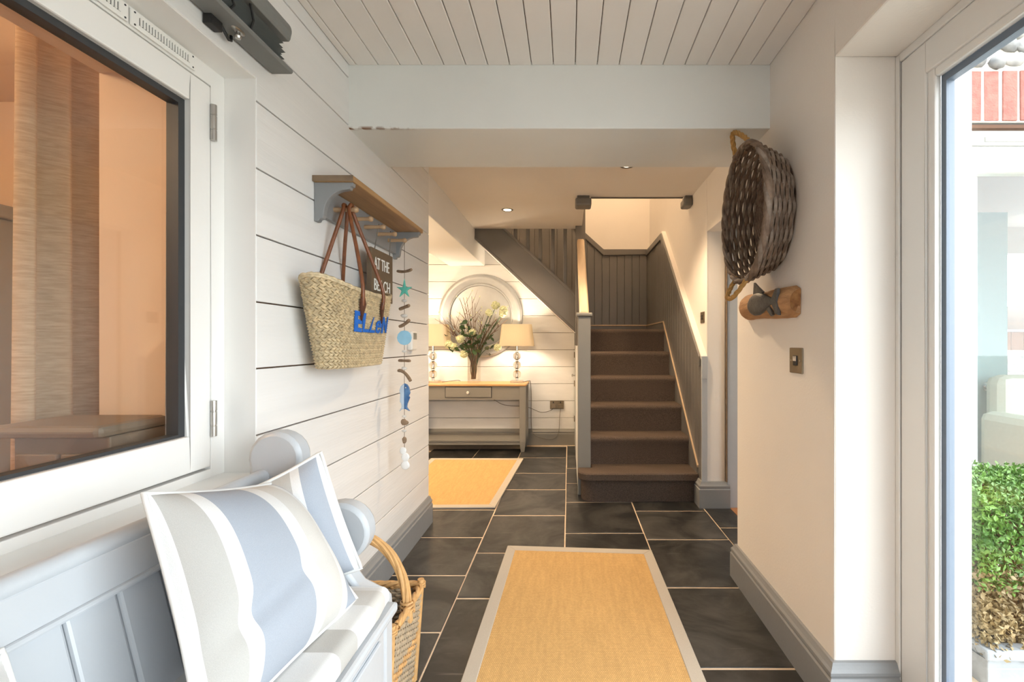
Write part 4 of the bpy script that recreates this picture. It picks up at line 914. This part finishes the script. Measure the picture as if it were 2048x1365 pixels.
def rope(pts, r, name, parent):
    P = [Vector(p) for p in pts]; out = []
    for i in range(len(P)-1):
        a, b, c, d = P[max(i-1,0)], P[i], P[i+1], P[min(i+2,len(P)-1)]
        for k in range(10):
            t = k/10; out.append(0.5*((2*b)+(c-a)*t+(2*a-5*b+4*c-d)*t*t+(3*b-a-3*c+d)*t**3))
    out.append(P[-1]); mb = MB()
    for st_ in range(3):
        ph = st_*2*PI/3; q = []
        for i, p in enumerate(out):
            t = (out[min(i+1,len(out)-1)]-out[max(i-1,0)]).normalized(); u = t.orthogonal().normalized(); u = (Vector((1,0,0))-t*t.x).normalized() if abs(t.x) < 0.9 else u
            v = t.cross(u); an = ph+i*0.5; q.append(p+(u*math.cos(an)+v*math.sin(an))*r*0.55)
        mb.tube(q, r*0.62, 6)
    return part(name, mb, ROPE, parent, smooth=60)
zt = TZc+0.238; zb = TZc-0.238
rope([(0.652,1.765,zt-0.012),(0.640,1.768,zt+0.045),(0.632,1.758,zt+0.088),(0.640,1.735,zt+0.085),(0.652,1.685,zt+0.045),(0.655,1.645,zt+0.006)],0.0085,'rope_handle',tr)
rope([(0.652,1.765,zb+0.015),(0.630,1.780,zb-0.03),(0.615,1.765,zb-0.065),(0.618,1.715,zb-0.068),(0.635,1.665,zb-0.03),(0.652,1.645,zb+0.005)],0.0085,'rope_handle',tr)
for y in (1.768,1.645):
    for z, sg_ in ((zt-0.018,1),(zb+0.018,-1)):
        part('handle_binding', MB().tube([(0.652+0.013*math.cos(a),y+0.014*math.sin(a)+0.0,z+a*0.0016*sg_) for a in [i*0.5 for i in range(38)]],0.004,5), WICKG, tr, smooth=60)

pq = empty('fish_plaque', (0.767,1.74,1.22), 'carved dark fish mounted on a half-round driftwood log', 'wall plaque')
lp = MB(); n = 12; rings = 16
for j in range(rings+1):
    t = j/rings; y = 1.505+0.44*t; rr_ = 0.052*(1+0.04*math.sin(7*t)+random.uniform(-.015,.015))*(0.80 if j == 0 else (0.86 if j == rings else 1.0)); zc = 1.212+0.012*t
    for i in range(n+1):
        a = -PI/2+PI*i/n; lp.v.append((0.7655-rr_*0.95*math.cos(a)*0.9, y+random.uniform(-.003,.003), zc+rr_*math.sin(a)*1.02))
for j in range(rings):
    for i in range(n): lp.f.append((j*(n+1)+i,j*(n+1)+i+1,(j+1)*(n+1)+i+1,(j+1)*(n+1)+i))
    lp.f.append((j*(n+1),(j+1)*(n+1),(j+1)*(n+1)+n,j*(n+1)+n))
lp.f += [tuple(range(n,-1,-1)), tuple(rings*(n+1)+i for i in range(n+1))]
part('log', lp, LOG, pq, smooth=50)
part('log_end', MB().add([(0.7655-0.040*math.cos(a)*0.9,1.5045-random.uniform(0,.004),1.212+0.040*math.sin(a)) for a in [-PI/2+PI*i/10 for i in range(11)]]+[(0.7655-0.03*math.cos(a)*0.9,1.512,1.212+0.03*math.sin(a)) for a in [-PI/2+PI*i/10 for i in range(11)]], [tuple(range(11)),tuple(range(21,10,-1))]+[(i,(i+1)%11,11+(i+1)%11,11+i) for i in range(11)]), LOGEND, pq)
fX = 0.722
def fishring(): pass
fb = MB(); secs = [(1.835,0.004,0.004),(1.825,0.018,0.010),(1.800,0.034,0.017),(1.765,0.044,0.021),(1.725,0.044,0.021),(1.690,0.036,0.018),(1.655,0.023,0.012),(1.625,0.014,0.008),(1.600,0.013,0.006)]
for y, hz, hx in secs:
    for i in range(14):
        a = 2*PI*i/14; fb.v.append((fX-hx*0.75*math.cos(a), y, 1.222+hz*math.sin(a)))
for j in range(len(secs)-1):
    for i in range(14): fb.f.append((j*14+i,j*14+(i+1)%14,(j+1)*14+(i+1)%14,(j+1)*14+i))
fb.f += [tuple(range(14)), tuple((len(secs)-1)*14+i for i in range(13,-1,-1))]
fbo = part('fish_body', fb, FISHG, pq, smooth=60)
part('tail_fin', MB().prism([(1.612,1.232),(1.612,1.212),(1.585,1.175),(1.560,1.168),(1.572,1.215),(1.566,1.262),(1.585,1.262)],'x',fX-0.006,fX+0.006), FISHG, fbo, bevel=0.002)
part('dorsal_fin', MB().prism([(1.775,1.262),(1.70,1.258),(1.685,1.262),(1.735,1.288),(1.768,1.308)],'x',fX-0.005,fX+0.005), FISHG, fbo, bevel=0.002)
part('belly_fin', MB().prism([(1.66,1.196),(1.63,1.206),(1.605,1.172),(1.62,1.168)],'x',fX-0.005,fX+0.005), FISHG, fbo, bevel=0.002)
def plate(name, x, y, z, w, h, label):
    t = empty(name, (x,y,z), label, 'light switch'); part('plate', B(x-0.005,x+0.0002,y-w/2,y+w/2,z-h/2,z+h/2), BRASS, t, bevel=0.0025)
    part('rocker', B(x-0.0085,x-0.004,y-0.013,y+0.013,z-0.017,z+0.017), BLACK, t, bevel=0.003); part('rocker_face', B(x-0.0095,x-0.008,y-0.011,y+0.011,z-0.002,z+0.015), CHROME, t, bevel=0.0004)
    for dy in (-0.030,0.030): part('screw', MB().lathe([(0.003,0),(0.003,-0.001)],(x-0.005,y+dy,z),axis='x',n=8), STEEL, t)
plate('light_switch', 0.767, 1.531, 1.014, 0.086, 0.086, 'square aged brass light switch below the fish plaque')
plate('light_switch', 0.90, 3.06, 1.246, 0.086, 0.075, 'small dark light switch on the wall beside the stairs')

# ================================================================== BENCH AND CUSHIONS
bn = empty('bench', (-0.62,0.45,0), 'grey painted settle with scrolled end and panelled back', 'bench')
EY0, EY1 = 1.120, 1.172
pf = [(-0.825,0.0)]
prof = arc(-0.727,0.787,0.066,200,-70,16)                     # back scroll, over the top
prof += [(-0.690,0.700),(-0.668,0.680),(-0.640,0.676)]
prof += arc(-0.568,0.602,0.074,120,-75,14)                    # front scroll
prof += [(-0.545,0.505),(-0.520,0.470),(-0.470,0.445),(-0.452,0.430),(-0.452,0.0),(-0.53,0.0),(-0.55,0.12),(-0.70,0.12),(-0.72,0.0),(-0.80,0.0),(-0.815,0.40),(-0.800,0.66)]
part('end_panel', MB().prism(prof,'y',EY0,EY1), BENCHG, bn, bevel=0.010, smooth=35)
part('end_panel', MB().prism(prof,'y',-0.42,-0.37), BENCHG, bn, bevel=0.010, smooth=35)
def back_at(z): return -0.748+0.25*(0.754-z)
def slab(z0, z1, t0, t1, y0, y1):   # reclined slab: face offset t1 in front of back plane, t0 behind
    return MB().prism([(back_at(z0)-t0,z0),(back_at(z0)+t1,z0),(back_at(z1)+t1,z1),(back_at(z1)-t0,z1)],'y',y0,y1)
part('top_rail', slab(0.672,0.738,0.022,0.004,-0.37,1.122), BENCHG, bn, bevel=0.004)
part('rail_cap', MB().tube([(-0.755,-0.37,0.744),(-0.755,1.122,0.744)],0.017,14), BENCHG, bn, smooth=50)
part('rail_moulding', slab(0.672,0.682,0.0,0.010,-0.37,1.122), BENCHG, bn, bevel=0.004)
bys = [0.658+0.0785*i for i in range(-13,7)]
for a, b in zip(bys[:-1], bys[1:]):
    part('back_board', slab(0.40,0.674,0.020,-0.003,a+0.0015,min(b,1.122)-0.0015), BENCHG, bn, bevel=0.005)
part('back_backing', slab(0.40,0.68,0.026,-0.018,-0.37,1.122), BENCHG, bn)
part('seat_board', B(-0.70,-0.425,-0.37,1.135,0.405,0.430), BENCHG, bn, bevel=0.008)
part('seat_apron', B(-0.475,-0.455,-0.37,1.12,0.07,0.405), BENCHG, bn, bevel=0.003)
apr = None
for k in range(6):
    y = -0.30+k*0.24
    part('apron_panel', B(-0.458,-0.447,y,y+0.19,0.12,0.36), BENCHG, bn, bevel=0.006)
WHT, BEI, BLG, CRM = (0.62,0.62,0.615),(0.42,0.41,0.39),(0.325,0.355,0.405),(0.53,0.515,0.49)
ST1 = uv_stripes('striped_cotton_wide', [(0.0,WHT),(0.027,BEI),(0.15,WHT),(0.215,BLG),(0.53,WHT),(0.62,CRM),(0.79,WHT),(0.87,BLG),(1.0,BLG)])
ST2 = uv_stripes('striped_cotton_cushion', [(0.0,BLG),(0.30,WHT),(0.42,BEI),(0.62,WHT),(0.72,BLG),(0.93,WHT)])
ST3 = uv_stripes('striped_cotton_low', [(0.0,WHT),(0.06,CRM),(0.17,WHT),(0.22,BLG),(0.46,WHT),(0.56,BEI),(0.75,WHT)])
ST4 = uv_stripes('striped_seat_cotton', [(0.0,BEI),(0.08,WHT),(0.17,CRM),(0.25,WHT),(0.33,BEI),(0.41,WHT),(0.50,CRM),(0.565,WHT),(0.61,BEI),(0.665,WHT),(0.715,CRM),(0.775,WHT),(0.825,BEI),(0.875,WHT),(0.93,CRM),(0.975,WHT)])
PIPE = mat('white_piping', (0.62,0.62,0.61), 0.9)
def pillow(name, q, puff, m, label, group=None, n=26, pip=True, sag=0.0, crease=False):
    TL, TR, BR, BL = [Vector(p) for p in q]
    c = (TL+TR+BR+BL)/4; nrm = ((TR-BL).cross(TL-BR)).normalized()
    if nrm.dot(Vector((0,0,CAMZ))-c) < 0: nrm = -nrm
    root = empty(name, (c.x,c.y,min(p.z for p in (TL,TR,BR,BL))), label, 'cushion', group)
    def sp(u, v, s):
        e = 0.035*math.sin(PI*u); f = 0.035*math.sin(PI*v)      # edges pulled in between the corners
        uu = u+(0.5-u)*2*abs(0.5-u)*f*1.2; vv = v+(0.5-v)*2*abs(0.5-v)*e*1.2
        p = (TL*(1-uu)+TR*uu)*(1-vv)+(BL*(1-uu)+BR*uu)*vv
        k = (max(0,1-abs(2*u-1)**3.0)**0.75)*(max(0,1-abs(2*v-1)**3.0)**0.75)
        k += 0.03*math.sin(9*u+3*v)*k
        if crease: k -= 0.24*math.exp(-((v-0.70+0.16*u)/0.075)**2)*max(0,1-(u/0.8)**2)*min(1,u*5)
        return p+nrm*puff*k*s-Vector((0,0,sag*k))
    me = bpy.data.meshes.new('cover'); vs = []; fs = []; uvs = []
    W = n+1
    for s in (1,-0.8):
        for j in range(W):
            for i in range(W): vs.append(sp(i/n,j/n,s)); uvs.append((i/n,1-j/n))
    for s in (0,1):
        for j in range(n):
            for i in range(n):
                a = s*W*W+j*W+i; fs.append((a,a+W,a+W+1,a+1) if s == 0 else (a,a+1,a+W+1,a+W))
    base = wloc(root)
    me.from_pydata([tuple(p-base) for p in vs], [], fs)
    ul = me.uv_layers.new(name='UVMap')
    for p in me.polygons:
        p.use_smooth = True
        for li in p.loop_indices: ul.data[li].uv = uvs[me.loops[li].vertex_index]
    me.materials.append(m); o = bpy.data.objects.new('cover', me); COL.objects.link(o); o.parent = root
    if pip:
        pts = [sp(i/n,0,0) for i in range(n)]+[sp(1,i/n,0) for i in range(n)]+[sp(1-i/n,1,0) for i in range(n)]+[sp(0,1-i/n,0) for i in range(n)]
        part('piping', MB().tube(pts,0.0042,8,closed=True), PIPE, root, smooth=60)
    return root
GRP = 'striped cushions on the bench'
pillow('striped_cushion', [(-0.678,0.725,0.832),(-0.672,1.055,0.748),(-0.486,1.045,0.482),(-0.515,0.640,0.495)], 0.075, ST1, 'big front cushion with wide blue-grey, white and beige stripes', GRP, crease=True, n=72)
pillow('striped_cushion', [(-0.735,0.99,0.735),(-0.592,1.085,0.812),(-0.50,1.095,0.53),(-0.70,1.03,0.47)], 0.050, ST2, 'cushion tucked behind against the scrolled bench end', GRP)
pillow('striped_cushion', [(-0.705,0.15,0.75),(-0.705,0.565,0.690),(-0.60,0.56,0.49),(-0.58,0.15,0.49)], 0.06, ST3, 'cushion whose edge shows in the near bottom corner', GRP)
# seat cushion
sq = empty('seat_cushion', (-0.57,0.4,0.43), 'long cream and white striped seat pad on the bench', 'cushion')
me = bpy.data.meshes.new('pad'); vs = []; fs = []; uvs = []
cross = []
x0, x1, z0, z1, r = -0.715,-0.432,0.4305,0.486,0.022
for cx, cz, a0 in ((x1-r,z0+r,-90),(x1-r,z1-r,0),(x0+r,z1-r,90),(x0+r,z0+r,180)): cross += arc(cx,cz,r,a0,a0+90,5)
ny = 60; m_ = len(cross)
for j in range(ny+1):
    t = j/ny; y = -0.36+t*1.475
    e = min(1, (1-t)*ny/3) if t > 0.9 else 1; sc_ = 0.82+0.18*math.sqrt(max(0,1-(1-e)**2))
    for a, b in cross:
        vs.append((-0.573+(a+0.573)*(1 if e >= 1 else 0.94+0.06*e), y, 0.4305+(b-0.4305)*sc_)); uvs.append((t,0))
for j in range(ny):
    for i in range(m_): fs.append((j*m_+i,j*m_+(i+1)%m_,(j+1)*m_+(i+1)%m_,(j+1)*m_+i))
fs += [tuple(range(m_)), tuple(ny*m_+i for i in range(m_-1,-1,-1))]
base = wloc(sq); me.from_pydata([(p[0]-base.x,p[1]-base.y,p[2]-base.z) for p in vs], [], fs)
ul = me.uv_layers.new(name='UVMap')
for p in me.polygons:
    p.use_smooth = True
    for li in p.loop_indices: ul.data[li].uv = uvs[me.loops[li].vertex_index]
me.materials.append(ST4); o = bpy.data.objects.new('pad', me); COL.objects.link(o); o.parent = sq

# ================================================================== FLOOR BASKET
KX0, KX1, KY0, KY1, KH = -0.800,-0.472,1.215,1.468,0.300
KC = Vector(((KX0+KX1)/2,(KY0+KY1)/2,0))
bk = empty('wicker_basket', (KC.x,KC.y,0), 'golden rectangular wicker basket with arched handle on the floor', 'basket')
def kp(s, z, off=0.0):
    """s 0..1 round the rim path, tapering to the foot"""
    tp = 0.86+0.14*(z/KH); hx = (KX1-KX0)/2*tp+off; hy = (KY1-KY0)/2*tp+off; r = 0.035
    segs = [(2*(hy-r)),PI/2*r,2*(hx-r),PI/2*r]*2; T = sum(segs); d = (s%1)*T; k = 0
    while d > segs[k]: d -= segs[k]; k += 1
    C = KC
    if k == 0: p = (hx,-hy+r+d)
    elif k == 1: a = d/r; p = (hx-r+r*math.cos(a), hy-r+r*math.sin(a))
    elif k == 2: p = (hx-r-d, hy)
    elif k == 3: a = d/r; p = (-hx+r-r*math.sin(a), hy-r+r*math.cos(a))
    elif k == 4: p = (-hx, hy-r-d)
    elif k == 5: a = d/r; p = (-hx+r-r*math.cos(a), -hy+r-r*math.sin(a))
    elif k == 6: p = (-hx+r+d, -hy)
    else: a = d/r; p = (hx-r+r*math.sin(a), -hy+r-r*math.cos(a))
    return Vector((C.x+p[0], C.y+p[1], z))
NK = 58
ka, kb = MB(), MB()
for r_ in range(33):
    z = 0.010+r_*0.0086; n = NK*4
    (ka if r_ in (14,15,16,17,0,1,32) else kb).tube([kp(i/n, z, 0.0042*math.sin(2*PI*i/8+(r_%2)*PI)) for i in range(n)], 0.0047, 5, closed=True)
part('basket_weave', kb, WICKB, bk, smooth=60, kind='stuff'); part('band_weave', ka, WICKY, bk, smooth=60, kind='stuff')
for k in range(NK): part('stake', MB().tube([kp(k/NK,0.0,0),kp(k/NK,KH-0.005,0)],0.0038,5), WICKB, bk)
for k in range(3): part('rim', MB().tube([kp(i/160,KH-0.006,0.005*math.cos(k*2.094+i*0.4))+Vector((0,0,0.006*math.sin(k*2.094+i*0.4))) for i in range(160)],0.0062,6,closed=True), WICKY, bk, smooth=60)
for s in (0.028,0.218,0.53,0.72):
    p0 = kp(0,0); 
for (px, py) in ((KX1,KY0+0.006),(KX1,KY1-0.006),(KX0,KY0+0.006),(KX0,KY1-0.006)):
    fx = KC.x+(px-KC.x)*0.87; fy = KC.y+(py-KC.y)*0.87
    po = part('corner_post', MB().tube([(fx,fy,0.0),(px-0.004*(1 if px>KC.x else -1),py,KH),(px-0.004*(1 if px>KC.x else -1),py,KH+0.014)],0.0105,8), WICKY, bk, smooth=60)
    part('post_wrap', MB().tube([(px-0.004*(1 if px>KC.x else -1)+0.0125*math.cos(a),py+0.0125*math.sin(a),KH-0.012+a*0.0011) for a in [i*0.5 for i in range(30)]],0.0032,5), WICKY, po, smooth=60)
part('basket_base', B(KX0+0.03,KX1-0.03,KY0+0.025,KY1-0.025,0.003,0.012), WICKB, bk)
hp = []
for i in range(41):
    a = PI*i/40; hp.append(Vector((KC.x+(KX1-KX0)/2*math.cos(a)*0.98, KC.y, KH-0.05+0.255*max(0.0,math.sin(a))**0.8)))
hm = MB()
for k in range(6):
    q = []
    for i, p in enumerate(hp):
        t = (hp[min(i+1,40)]-hp[max(i-1,0)]).normalized(); u = Vector((0,1,0)); v = t.cross(u); an = k*PI/3+i*0.20; q.append(p+(u*math.cos(an)+v*math.sin(an))*0.0085)
    hm.tube(q, 0.0062, 6)
hd = part('handle', hm, WICKY, bk, smooth=60)
for sx in (1,-1):
    part('handle_wrap', MB().tube([(KC.x+sx*((KX1-KX0)/2*0.975)+0.019*math.cos(a),KC.y+0.019*math.sin(a),KH-0.02+a*0.0018) for a in [i*0.45 for i in range(42)]],0.0036,5), WICKY, hd, smooth=60)
REDL = mat('red_brown_leather', (0.25,0.06,0.035), 0.4, 0.3, 30)
def shoe(x, y, m, label):
    t = empty('shoe', (x,y,0.014), label, 'shoe')
    part('upper', MB().ball((x,y,0.075), 0.10, 0.038, 0.045, 16, 10).ball((x-0.06,y,0.105),0.042,0.034,0.055,14,9), m, t, smooth=60)
    part('sole', MB().prism([(x+0.108*math.cos(a),y+0.042*math.sin(a)*(1+0.15*math.cos(a))) for a in [2*PI*i/24 for i in range(24)]],'z',0.0145,0.032), BLACK, t)
    part('strap', MB().tube([(x+0.02,y+0.036*math.cos(a),0.085+0.045*math.sin(a)) for a in [PI*i/10 for i in range(11)]],0.008,6), m, t, smooth=60)
shoe(-0.60,1.285,REDL,'red-brown leather shoe inside the wicker basket, nearer the bench'); shoe(-0.60,1.385,BLACK,'black shoe lying inside the wicker basket')

# ================================================================== OUTSIDE
gr = make('ground', B(-30,60,-40,60,-0.45,-0.16), PAVE, (0,0,-0.45)); tag(gr, 'pale paved ground outside', 'ground', kind='structure')
pl = empty('box_planter', (1.55,1.6,-0.16), 'clipped box bush in a grey stone trough outside the door', 'plant')
part('planter', MB().box(1.30,1.86,1.412,1.43,-0.16,0.10).box(1.30,1.86,1.80,1.82,-0.16,0.10).box(1.30,1.318,1.43,1.80,-0.16,0.10).box(1.842,1.86,1.43,1.80,-0.16,0.10).box(1.30,1.86,1.412,1.82,-0.158,-0.10), LEAD, pl, bevel=0.004)
part('planter_rim', MB().box(1.284,1.876,1.396,1.438,0.092,0.125).box(1.284,1.876,1.792,1.836,0.092,0.125).box(1.284,1.326,1.438,1.792,0.092,0.125).box(1.834,1.876,1.438,1.792,0.092,0.125), LEAD, pl, bevel=0.006)
part('soil', B(1.31,1.85,1.42,1.81,-0.1,0.085), SOIL, pl)
tw = MB()
for k in range(40):
    x, y = random.uniform(1.38,1.78), random.uniform(1.48,1.74); tw.tube([(x*0.5+0.79,y*0.5+0.8,0.08),(x,y,0.30),(x+random.uniform(-.06,.06),y+random.uniform(-.06,.06),0.52)],0.004,4)
part('stems', tw, BRANCH, pl, kind='stuff')
def leaves(count, zlo, zhi, m, seed):
    random.seed(seed); mb = MB()
    for k in range(count):
        z = random.uniform(zlo,zhi)
        f = random.choice('xXyYt' if zhi > 0.5 else 'xXyY'); x = random.uniform(1.30,1.86); y = random.uniform(1.41,1.82); d = random.random()**1.5*0.09
        if f == 'x': x = 1.29+d
        elif f == 'X': x = 1.87-d
        elif f == 'y': y = 1.40+d
        elif f == 'Y': y = 1.83-d
        else: z = zhi-d*0.6+0.015*math.sin(x*23)*math.cos(y*19)
        u = Vector((random.gauss(0,1),random.gauss(0,1),random.gauss(0.4,1))).normalized(); v = u.orthogonal().normalized(); v.rotate(Matrix.Rotation(random.uniform(0,6.28),3,u)); nn = u.cross(v)
        L = random.uniform(.014,.022); wd = L*0.30; c = Vector((x,y,z))
        mb.add([c,c+u*L*0.5+v*wd+nn*0.002,c+u*L,c+u*L*0.5-v*wd+nn*0.002],[(0,1,2),(0,2,3)])
    return mb
part('green_foliage', leaves(16000,0.30,0.588,BOXL,3), BOXL, pl, kind='stuff'); part('brown_foliage', leaves(12000,0.09,0.36,BOXB,5), BOXB, pl, kind='stuff'); random.seed(11)
ac = empty('armchair', (3.07,2.8,0), 'pale upholstered armchair inside the wing room', 'armchair')
part('seat', B(2.87,3.42,2.5,3.05,0.16,0.46), UPHOL, ac, bevel=0.05); part('backrest', B(2.83,3.47,2.95,3.12,0.16,0.86), UPHOL, ac, bevel=0.06)
for x in (2.76,3.40): part('armrest', B(x,x+0.14,2.46,3.08,0.14,0.62), UPHOL, ac, bevel=0.055)
for x in (2.81,3.47):
    for y in (2.52,3.04): part('leg', MB().lathe([(0.014,0),(0.022,0.15)],(x,y,0),n=10), OAKD, ac)
hl = make('hill', MB().ball((27,29,-1.8),15,6,5.2,48,16,0.02), HILLM, (27,29,-0.2), smooth=60); tag(hl, 'brown autumn hillside far beyond the wing', 'hill', kind='structure')
fe = empty('fence', (7,9.0,-0.16), 'orange timber fence beyond the wing window', 'fence')
for k in range(24): part('fence_board', B(4.5+k*0.25,4.5+k*0.25+0.24,9.0,9.03,-0.16,1.30), FENCE, fe)
part('fence_cap', B(4.5,10.5,8.98,9.05,1.30,1.34), LEAD, fe)
gw = make('garden_wall', B(4.5,9.5,7.0,7.25,-0.16,0.96), FLINT, (7,7.1,-0.16)); tag(gw, 'low flint garden wall before the orange fence', 'wall', kind='structure')
